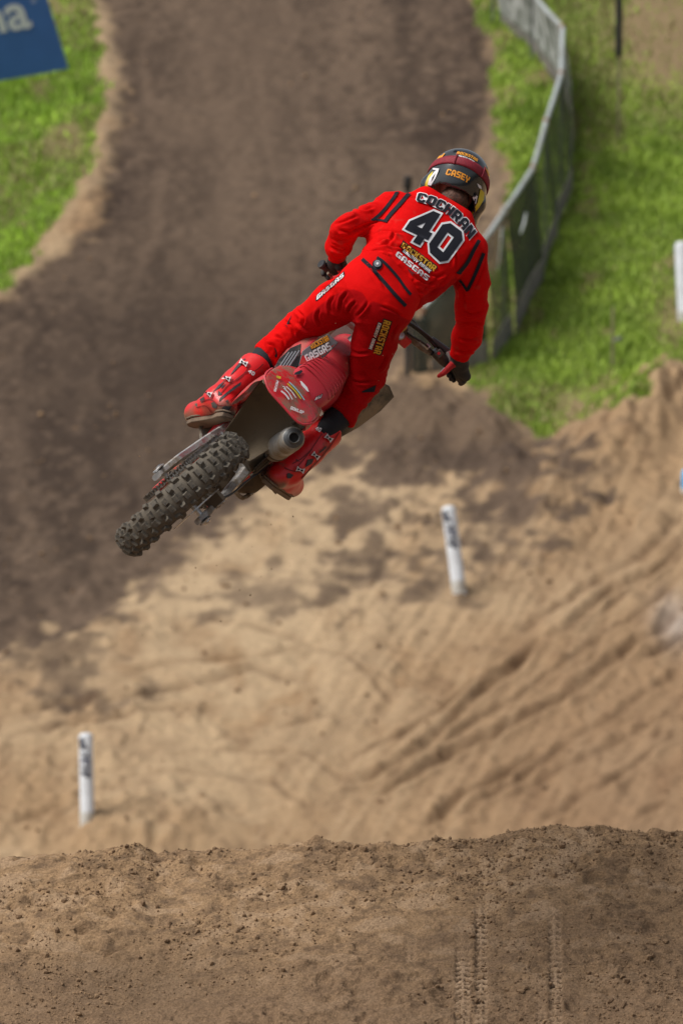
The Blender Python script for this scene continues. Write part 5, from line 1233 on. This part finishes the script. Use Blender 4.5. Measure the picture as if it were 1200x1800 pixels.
CP_ = [[(280,1060),(330,1010),(360,960)],[(240,900),(200,960),(190,1040)],[(160,920),(130,990),(150,1050)],[(80,1000),(60,1060),(90,1110)],[(290,960),(250,1000),(240,1050)],[(420,990),(500,1020),(560,1060)],[(250,1250),(300,1270),(380,1260)],[(240,1420),(310,1440),(400,1420)],[(400,1380),(440,1330),(470,1270)],[(540,1090),(500,1150),(490,1210)],[(-70,1010),(-20,1060),(-30,1120)],[(-140,1080),(-90,1110),(-70,1180)],[(-60,1080),(-10,1130),(30,1140)],[(-200,1170),(-150,1190),(-130,1240)],[(-240,1210),(-190,1230),(-170,1280)],[(60,900),(110,880),(180,820)],[(350,720),(400,800),(470,900)]]
def pdisp(v, N):
    e = sum(np.exp(-np.linalg.norm(v - p, axis=1) ** 2 / .009) for p in KN)
    f = (pw1(v, N) + pw2(v, N)) * (.16 + .75 * e)
    px, py = photo_px(v)
    return f + creases(v, CP_, 540, 240, 3.333)
def pcol(v, N):
    px, py = photo_px(v); c = np.repeat(RED[None], len(v), 0)
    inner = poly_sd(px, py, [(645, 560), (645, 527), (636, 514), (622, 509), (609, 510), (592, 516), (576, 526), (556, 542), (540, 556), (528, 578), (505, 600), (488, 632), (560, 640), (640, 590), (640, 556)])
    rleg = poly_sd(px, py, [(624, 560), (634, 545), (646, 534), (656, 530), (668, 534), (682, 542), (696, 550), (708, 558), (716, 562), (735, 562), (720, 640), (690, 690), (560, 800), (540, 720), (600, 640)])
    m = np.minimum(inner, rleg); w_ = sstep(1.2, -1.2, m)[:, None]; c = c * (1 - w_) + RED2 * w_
    n = noise3(v[:, 0] * 9, v[:, 1] * 9, v[:, 2] * 9, 8)[:, None]; return c * (.92 + .14 * n)
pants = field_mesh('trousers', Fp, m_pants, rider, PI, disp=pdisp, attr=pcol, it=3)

# ---- knee brace cloth showing between trousers and boots
for L_, i in ((LEGL, 3), (LEGR, 3)):
    a, b = cl(*L_[i]), cl(*L_[i + 1]); a2 = a + (a - b) * .12
    F_ = Field(np.minimum(a2, b) - .09, np.maximum(a2, b) + .09, .006)
    b = a + (b - a) * .75; F_.un(F_.cone(a2, a, .040, .047)); F_.un(F_.cone(a, b, .048, .044), .01); F_.un(F_.cone(a + np.array((0, 0, .006)), b, .046, .044), .02)
    field_mesh('knee_brace_sleeve', F_, m_gaiter, rider, PI)

# ---- boots
def boot(L_, toe, heel, cuffp, side, sidev):
    an = cl(*L_[5]); top = cl(*cuffp); mid = (an + top) / 2; toe = cl(*toe); heel = cl(*heel)
    F_ = Field(np.minimum.reduce([an, top, toe, heel]) - .11, np.maximum.reduce([an, top, toe, heel]) + .11, .0052)
    ax_ = nrm(an - top); back = nrm(np.cross(np.cross(ax_, toe - heel), ax_)) * -1
    F_.un(F_.cone(top - ax_ * .02, mid, .070, .064)); F_.un(F_.cone(mid, an, .063, .060), .02)
    F_.un(F_.cone(mid - back * .012, an - back * .016, .050, .050), .02)
    F_.un(F_.cone(an, heel, .058, .044), .02); F_.un(F_.cone(an, (an + toe) / 2, .058, .050), .02); F_.un(F_.cone(heel, toe, .042, .044), .02)
    F_.un(F_.cone((heel + toe) / 2, toe, .046, .046), .02)
    fd0 = nrm(toe - heel); dv_ = np.array((-.35, -.9, -.12)) if side < 0 else np.array((-.62, -.75, -.1)); dw0 = nrm(dv_ - fd0 * np.dot(dv_, fd0)); F_.cut(pl(F_, heel + dw0 * .036, dw0), .004)
    # plates that stand out of the shell: shin plate, calf plate, ankle ring
    F_.un(F_.cone(top - back * .03 + ax_ * .02, mid - back * .030, .045, .040), .004); F_.un(F_.cone(mid + sidev * .018 + back * .01, an + sidev * .022, .046, .040), .003)
    F_.un(F_.cone(top + back * .012 - ax_ * .005, top + ax_ * .09 + back * .010, .060, .052), .003)
    # hollow top and cut foot plane
    F_.cut(-pl(F_, top - ax_ * .005 + back * .0, ax_ + back * .18), .003)
    F_.cut(-F_.cone(top - ax_ * .1, top + ax_ * .05, .056, .052), .003)
    def bcol(v, N):
        s_ = (v - heel) @ dw0; n_ = noise3(v[:, 0] * 22, v[:, 1] * 22, v[:, 2] * 22, 4); n2_ = noise3(v[:, 0] * 70, v[:, 1] * 70, v[:, 2] * 70, 6)
        near_ = np.exp(-np.minimum(np.linalg.norm(v - heel, axis=1), np.linalg.norm(v - toe, axis=1)) ** 2 / .006)
        m_ = np.clip(sstep(-.02, .03, s_ + .05 * (n_ - .5)) * near_ * 1.3 + .25 * sstep(.62, .8, n_ * .6 + n2_ * .4), 0, .92)[:, None]
        return np.array((.68, .006, .009)) * (1 - m_) + np.array((.16, .10, .065)) * m_
    o = field_mesh('boot', F_, m_boot, rider, PI, attr=bcol, it=1)
    # sole under the foot
    fd = nrm(toe - heel); dv_ = np.array((-.35, -.9, -.12)) if side < 0 else np.array((-.62, -.75, -.1)); dwn = nrm(dv_ - fd * np.dot(dv_, fd)); sd = np.cross(fd, dwn)
    outl = [(-.050, 0), (-.045, .028), (-.01, .036), (.05, .030), (.12, .036), (.19, .045), (.245, .038), (.275, .015), (.275, -.015), (.245, -.036), (.19, -.043), (.12, -.036), (.05, -.030), (-.01, -.035), (-.045, -.026)]
    Lf = np.linalg.norm(toe - heel) / .245; A = np.array(PI @ CM)
    tr = lambda p: A[:3, :3] @ p + A[:3, 3]
    Pts = [tr(heel + fd * x * Lf + sd * y * .96 + dwn * .036) for x, y in outl]; MB().plate(Pts, A[:3, :3] @ (dwn * .018)).build('sole', m_sole, o, bevel=.003)
    h0 = [tr(heel + fd * (x + .012) + sd * y * .8 + dwn * .050) for x, y in ((-.048, 0), (-.04, .026), (.0, .034), (.03, .030), (.03, -.030), (.0, -.033), (-.04, -.024))]
    rim = [tr(heel + fd * x * Lf * 1.01 + sd * y * 1.02 + dwn * .030) for x, y in outl]; MB().tube([Vector(p) for p in rim + rim[:1]], .004, 6).build('sole_rim', m_sole, o, 60)
    return o, A
bootL, A_ = boot(LEGL, (346, 727, .62), (396, 714, .43), (449, 647, .60), -1, nrm((-.5, .5, .5)))
bootR, A_ = boot(LEGR, (512, 852, .66), (488, 838, .43), (574, 758, .62), 1, nrm((.5, -.4, .5)))
m_bk = mat('buckle_white', (0.70, 0.68, 0.68), 0.4); m_bkr = mat('strap_red', (0.55, 0.015, 0.02), 0.45)
def buckle(o, px, py, ang, L_=13, flip=1):
    """strap and buckle laid on the boot where the photo shows them"""
    a = math.radians(ang); c, s = math.cos(a), math.sin(a); R = lambda u, v: (px + u * c - v * s, py + u * s + v * c)
    print_poly('strap', [R(-L_, -4), R(L_ * .8, -4), R(L_ * .8, 4), R(-L_, 4)], o, PM, m_bkr, .005)
    print_poly('buckle', [R(-7, -5), R(-2.4, -2.4), (R(2.4, -2.4)), R(7, -5), R(7.4, 5), R(2.4, 2.6), R(-2.4, 2.6), R(-7, 5)], o, PM, m_bk, .010)
    print_poly('buckle_lever', [R(.8, -.8), R(4.6, -2.2), R(4.8, 2.2), R(.8, .9)], o, PM, m_pk, .013)
    print_poly('buckle_lever', [R(-1.5, -.8), R(-4.6, -2.2), R(-4.6, 2.2), R(-1.5, .9)], o, PM, m_pk, .013)
for b in ((428, 637, 28), (398, 664, 22), (365, 691, 25)): buckle(bootL, *b)
for b in ((578, 770, 40), (555, 801, 40), (528, 826, 20)): buckle(bootR, *b, 11)
m_bd = mat('boot_dark_insert', (0.03, 0.032, 0.04), 0.6, mud=.3, mudcol=(.09, .07, .05), mscale=30)
for P_ in ([(384, 686), (391, 693), (383, 695)], [(351, 702), (358, 697), (360, 705), (354, 708)], [(371, 708), (377, 706), (382, 713), (380, 718), (373, 716)], [(424, 671), (423, 677), (400, 693), (388, 704), (385, 706), (386, 700), (398, 690), (412, 679)], [(396, 705), (402, 702), (400, 708)],
           [(432, 629), (424, 641), (410, 655), (404, 660), (414, 645), (424, 633)], [(396, 668), (386, 681), (374, 690), (384, 677)], [(388, 680), (398, 673), (390, 683)], [(388, 722), (393, 714), (408, 714), (399, 727), (380, 735)]):
    print_poly('dark_insert', P_, bootL, PM, m_bd, .0030)
for P_ in ([(563, 793), (574, 783), (573, 788), (560, 798)], [(520, 806), (528, 812), (521, 810)], [(541, 808), (552, 806), (548, 815), (536, 822)], [(504, 834), (507, 831), (516, 835), (511, 841), (505, 841)], [(571, 768), (576, 766), (582, 774), (576, 775)], [(590, 757), (604, 748), (608, 756), (594, 768)]):
    print_poly('dark_insert', P_, bootR, PM, m_bd, .0030)
m_seam = mat('boot_seam', (.20, .004, .006), .6)
for P_ in ([(486, 652), (455, 668), (430, 684), (405, 704)], [(440, 642), (424, 662), (402, 676), (388, 692)], [(463, 640), (448, 652), (432, 655), (414, 668)], [(352, 706), (370, 702), (384, 712), (398, 712)], [(345, 716), (362, 714), (372, 726)]):
    print_poly('boot_seam', strip(P_, 1.6), bootL, PM, m_seam, .003, 4)
for P_ in ([(602, 752), (575, 792), (548, 822), (530, 842)], [(566, 762), (540, 800), (518, 826)], [(548, 790), (530, 806), (514, 815)], [(500, 822), (515, 828), (535, 830)]):
    print_poly('boot_seam', strip(P_, 1.6), bootR, PM, m_seam, .003, 4)
print_text('boot_number', '40', quadmap((435, 654), (446, 661), (449, 655), (439, 649)), bootL, PM, m_pw, .006)
print_text('boot_number', '40', quadmap((553, 755), (562, 760), (566, 753), (557, 749)), bootR, PM, m_pw, .006)

# ---- gloves
for gr, wr, s in ((GLc, WL, -1), (GRc, WR, 1)):
    a = np.minimum.reduce([gr[0], gr[1], wr]) - .09; b = np.maximum.reduce([gr[0], gr[1], wr]) + .09
    F_ = Field(a, b, .0034); T, tp = hand(F_, *gr, wr, s, .0005)
    cu = nrm(wr - (gr[0] + gr[1]) / 2); F_.un(F_.cone(wr - cu * .01, wr + cu * .028, .036, .036), .01)
    F2 = F_
    def gcol(v, N, T_=T, tp=tp, wr=wr, s=s):
        seg = lambda p, q: np.linalg.norm(v - (p + np.clip(((v - p) @ (q - p)) / np.dot(q - p, q - p), 0, 1)[:, None] * (q - p)), axis=1)
        dt = np.minimum(np.minimum(seg(tp[0], tp[1]), seg(tp[1], tp[2])), seg(tp[2], tp[3])); c = np.repeat(np.array([[.022, .020, .020]]), len(v), 0)
        n = noise3(v[:, 0] * 40, v[:, 1] * 40, v[:, 2] * 40, 5); c = c + .05 * np.clip(n - .5, 0, 1)[:, None] * np.array((1, .8, .6))
        c[dt < .0155] = (.45, .008, .012); dw = np.linalg.norm(v - wr, axis=1); c[(dw < .034) & (N[:, 0] * s > .25)] = (.62, .01, .015); return c
    field_mesh('glove', F_, m_glove, rider, PI, attr=gcol, it=1)

# ---- helmet
hu = nrm((.33, .86, -.36)); hb = np.array((.06, 0, 1.0)); hb = nrm(hb - hu * np.dot(hb, hu)); hr = np.cross(hu, hb)
HC = cl(802, 325, 1.0)
Fq = Field(HC - .26, HC + .26, .0048)
AX = [hr, hu, hb]; RAD = (.123, .126, .142)
Q = (Fq.P - HC.astype(np.float32)) @ np.array(AX, np.float32).T
E1 = Fq.ell(HC, AX, RAD); Fq.un(E1)
Fq.un(Fq.ell(HC + hu * .045 + hb * .03, AX, (.108, .088, .122)), .03)
loc = lambda x, y, z: HC + hr * x + hu * y + hb * z
Fq.un(Fq.cone(loc(-.085, -.09, -.07), loc(0, -.115, -.185), .045, .040), .03); Fq.un(Fq.cone(loc(.085, -.09, -.07), loc(0, -.115, -.185), .045, .040), .03)
Fq.un(Fq.cone(loc(-.095, -.06, .03), loc(-.085, -.10, -.08), .045, .045), .03); Fq.un(Fq.cone(loc(.095, -.06, .03), loc(.085, -.10, -.08), .045, .045), .03)
x, y, z = Q[..., 0], Q[..., 1], Q[..., 2]
Fq.cut(-(y + .070 + .75 * np.clip(.13 - z, 0, .09) - .55 * np.clip(.0 - z, -.0, .1) * 0 - .0) , .004)   # lower rim: high at the nape, low at the sides
Fq.cut(-Fq.ell(HC + hu * -.005, AX, (.098, .106, .118)), .003)                       # hollow
Fq.cut(-Fq.cone(loc(0, -.02, .01), loc(0, -.25, .03), .100, .108), .004)             # neck opening
Fq.cut(-Fq.ell(loc(0, -.005, -.17), AX, (.098, .055, .10)), .004)                    # eye port
def hcol(v, N):
    q = (v - HC) @ np.array(AX).T; c = np.repeat(np.array([[.016, .021, .024]]), len(v), 0)
    ins = np.linalg.norm(q / np.array(RAD) * np.array((1, 1, 1)), axis=1) < .86; c[ins] = (.02, .008, .007); return c
m_helm = mat('helmet_shell', (0, 0, 0), 0.18, attr='paint', coat=1.0)
helmet = field_mesh('helmet', Fq, m_helm, rider, PI, attr=hcol, it=2)
Ahm = np.array(PI @ CM); tl = lambda p: Ahm[:3, :3] @ np.asarray(p) + Ahm[:3, 3]
# peak
rowsv = []
for zz_, yy_, hw in ((-.10, .105, .085), (-.16, .115, .095), (-.22, .112, .09), (-.27, .10, .075)):
    rowsv.append([tl(loc(-hw + 2 * hw * k / 6, yy_ - .02 * (abs(-1 + k / 3)) ** 2, zz_)) for k in range(7)])
MB().grid(rowsv, .004).build('helmet_peak', m_po, helmet, None, sub=1)
MB().box(tl(loc(0, -.005, -.135)), (.15, .05, .07)).build('goggle_lens', m_pk, helmet, bevel=.02)
# goggle strap round the shell
m_strap = mat('goggle_strap_cloth', (0.28, 0.012, 0.03), 0.7, col2=(0.18, 0.008, 0.02), nscale=160, bump=.001, bscale=350)
hB = bvh_of(helmet, PM)
rowst = []
def onshell(lon, lat, off):
    """point on the helmet in direction lon (0 = nape), lat"""
    d = nrm(hr * math.sin(lon) * math.cos(lat) + hu * math.sin(lat) + hb * math.cos(lon) * math.cos(lat)); o_ = CM @ Vector(HC + d * .4); dd = (CR @ Vector(-d)).normalized()
    p, n_, _, _ = hB.ray_cast(o_, dd); return (PI @ (p - dd * off)) if p is not None else None
for i in range(41):
    lon = math.radians(-100 + 200 * i / 40); row = []
    for j in range(5):
        lat = math.radians(7 + 13.5 * j / 4 - 5 * (abs(lon) / 1.7) ** 1.5); p = onshell(lon, lat, .0045 if 0 < j < 4 else .003); row.append(p if p is not None else row[-1])
    rowst.append(row)
strap = MB().grid(rowst, .0025).build('goggle_strap', m_strap, helmet, None)
for lon in (-.33, .52):
    MB().tube([onshell(lon, math.radians(a), .0075) for a in (6, 11, 17, 22)], .0035, 6).build('strap_seam', m_strap, helmet, 60)
pt = lambda *a, **k: print_text(*a, **k)
pt('helmet_lettering', 'CASEY', arcmap([(782, 307), (804, 312.5), (822, 322.5)], [(786, 296.5), (807, 301.5), (826, 312)]), helmet, PM, m_po, off=.0035, cells=(14, 4))
pt('helmet_lettering', 'ROCKSTAR', arcmap([(801, 270.5), (821, 275), (838, 284.5)], [(804, 266), (823, 270.5), (840, 280)]), helmet, PM, m_po, off=.003, cells=(16, 3))
pt('helmet_lettering', 'ENERGY DRINK', arcmap([(802.5, 273.8), (819, 278.8), (833, 286)], [(803, 271.8), (820, 276.4), (834, 283.6)]), helmet, PM, m_pw, off=.003, cells=(16, 2))
for nm, P_, mm, of in (('yellow_graphic', [(761, 300), (752, 309), (746, 324), (744, 336), (749.5, 336), (753, 322), (758, 309)], m_py, .003), ('white_graphic', [(759, 295), (771, 296), (770, 301), (764, 314), (757, 326), (751, 325), (754, 314), (763, 301), (766, 299), (760, 298)], m_pw, .0036),
                       ('yellow_graphic', [(844, 332), (851, 339), (850, 351), (840, 367), (827, 381), (830, 371), (839, 356)], m_py, .003), ('white_graphic', [(839, 345), (836, 358), (831, 358), (830, 348), (834, 342)], m_pw, .0036), ('white_graphic', [(838, 322), (845, 327), (846, 332), (842, 331), (840, 328)], m_pw, .0036),
                       ('black_graphic', [(765, 304), (761, 314), (757, 320), (759, 312)], m_pk, .0045), ('black_graphic', [(838, 337), (836, 345), (832, 347), (834, 341)], m_pk, .0045), ('black_graphic', [(834, 349), (836, 350), (835, 356), (833, 355)], m_pk, .0045),
                       ('orange_graphic', [(769, 277), (777, 268), (788, 261), (782, 269), (773, 281), (765, 286)], m_po, .003), ('orange_graphic', [(851, 290), (857, 300), (861, 314), (859, 318), (854, 318), (857, 308)], m_po, .003),
                       ('vent', [(795, 267), (799, 263), (822, 268), (812, 266), (800, 266)], m_pk, .002)):
    print_poly(nm, P_, helmet, PM, mm, of, 4)

# ---- print on the jersey
J = (jersey, PM)
def jt(name, s, fm, m, out=None, ow=.0, cells=(20, 4), off=.0030): return print_text(name, s, fm, *J, m, off=off, outline=out, ow=ow, cells=cells)
jt('number', '4', quadmap((700, 417), (743, 430), (779, 377), (738, 362)), m_pk, m_pw, .045, (9, 10)) if False else None
def quad_number(ch, fm):
    lo_, asp = text_loops(ch); sl = [[(p[0] * asp, p[1]) for p in l] for l in lo_]; g = lambda u, v: fm(u / asp, v)
    bm = fill2d(sl, .055); cutgrid(bm, 9, 10); lay('number_outline', bm, g, *J, m_pw, .0032)
    bm = fill2d(sl); cutgrid(bm, 9, 10); lay('number', bm, g, *J, m_pk, .0050)
quad_number('4', quadmap((703, 414), (744, 434), (780, 379), (739, 361)))
quad_number('0', quadmap((748, 437), (780, 467), (819, 413), (783, 386)))
jt('name_lettering', 'COCHRAN', arcmap([(731, 353), (784, 375.5), (824, 421)], [(735, 338), (794.5, 361.5), (837, 407)]), m_pk, m_pw, .065, (60, 8), .0080)
jt('brand_lettering', 'ROCKSTAR', quadmap((704, 434), (762, 477), (768, 469), (709, 425)), m_gold, m_pk, .16, (44, 6), .0060)
jt('brand_lettering', 'ENERGY DRINK', quadmap((707, 442), (754, 480), (758, 475.5), (711, 437.5)), m_pw, m_pk, .18, (44, 4), .0056)
jt('brand_lettering', 'GASGAS', quadmap((694, 449), (750, 494), (755, 486), (699, 441)), m_pw, None, 0, (24, 4))
for P_ in ([(715, 470), (724, 477), (733, 482), (724, 481), (726, 486), (719, 478)],): print_poly('wing_mark', P_, *J, mat('dark_red_print', (.16, .004, .006), .7), .003, 5)
for pts, wd in (([(723, 334), (706, 354), (686, 376), (676, 389)], 6.5), ([(699, 335), (688, 352), (670, 374), (655, 387)], 5.5), ([(652, 386), (668, 386.5), (680, 389)], 3.5),
                ([(842, 422), (832, 440), (821, 462), (806, 481)], 6.5), ([(850, 445), (842, 465), (831, 490), (821, 510)], 6), ([(805, 490), (813, 500), (821, 512)], 4.5), ([(802, 479), (812, 483)], 3)):
    print_poly('shoulder_stripe', strip(pts, wd), *J, m_pk, .0048, 4)
# belt and leg print
T_ = (pants, PM)
print_poly('waist_stripe', strip([(636, 455), (654, 472), (675, 496), (697, 521), (713, 538)], 6.5), *T_, m_pk, .003, 7)
print_poly('waist_stripe', strip([(662, 452), (676, 462), (697, 485), (712, 506), (722, 518)], 5), *T_, m_pk, .003, 7)
kp = pants.data
def knob3(px, py, r, m, off, name, par):
    bm = fill2d([[(px + r * math.cos(a), -(py + r * math.sin(a))) for a in np.linspace(0, 2 * math.pi, 21)[:-1]]]); cutgrid(bm, 3, 3); return lay(name, bm, lambda x, y: (x, -y), *T_, m, off)
knob3(663, 465, 9, m_pk, .005, 'dial_base', pants); knob3(663, 463, 6.2, m_pg, .010, 'waist_dial', pants); knob3(663, 463, 2.3, m_pw, .0125, 'dial_mark', pants)
print_text('leg_lettering', 'GASGAS', quadmap((556, 528), (604, 486), (603, 479), (557, 519)), *T_, m_pw, .0034, outline=m_pk, ow=.16, cells=(20, 4))
print_text('leg_lettering', 'ROCKSTAR', quadmap((675, 562), (656, 621), (668, 624), (687, 566)), *T_, m_gold, .0034, outline=m_pk, ow=.16, cells=(20, 4))
print_text('leg_lettering', 'ENERGY DRINK', quadmap((665, 567), (648, 613), (653, 615), (670, 569)), *T_, m_pw, .0034, outline=m_pk, ow=.18, cells=(20, 3))
print_poly('knee_patch', [(636, 688), (661, 677), (658, 689), (636, 690)], *T_, m_pk, .003, 6)
print_poly('knee_patch', [(513, 552), (508, 566), (504, 575), (502, 572)], *T_, m_pk, .003, 6)

# ---- crumbs of dirt thrown up by the rear wheel
sp_ = [(425, 912), (381, 994), (344, 998), (476, 922), (515, 908), (421, 1037), (388, 1092), (477, 1000), (440, 1046), (246, 802), (262, 776), (305, 770), (470, 905), (505, 958), (350, 1001), (480, 941)] + [(rng.uniform(230, 560), rng.uniform(880, 1120)) for _ in range(34)] + [(rng.uniform(560, 780), rng.uniform(560, 720)) for _ in range(14)]
pts = np.array([(CM @ Vector(cl(p[0], p[1], rng.uniform(-.6, .8))))[:] for p in sp_]); rad = np.array([.0034 if i < 10 else .0016 for i in range(len(pts))])
tag(rocks('flying_dirt', pts, rad, m_clod), 'tiny dirt crumbs hanging in the air below the rear wheel', 'flying dirt', kind='stuff')
print('OBJS', len(bpy.data.objects))
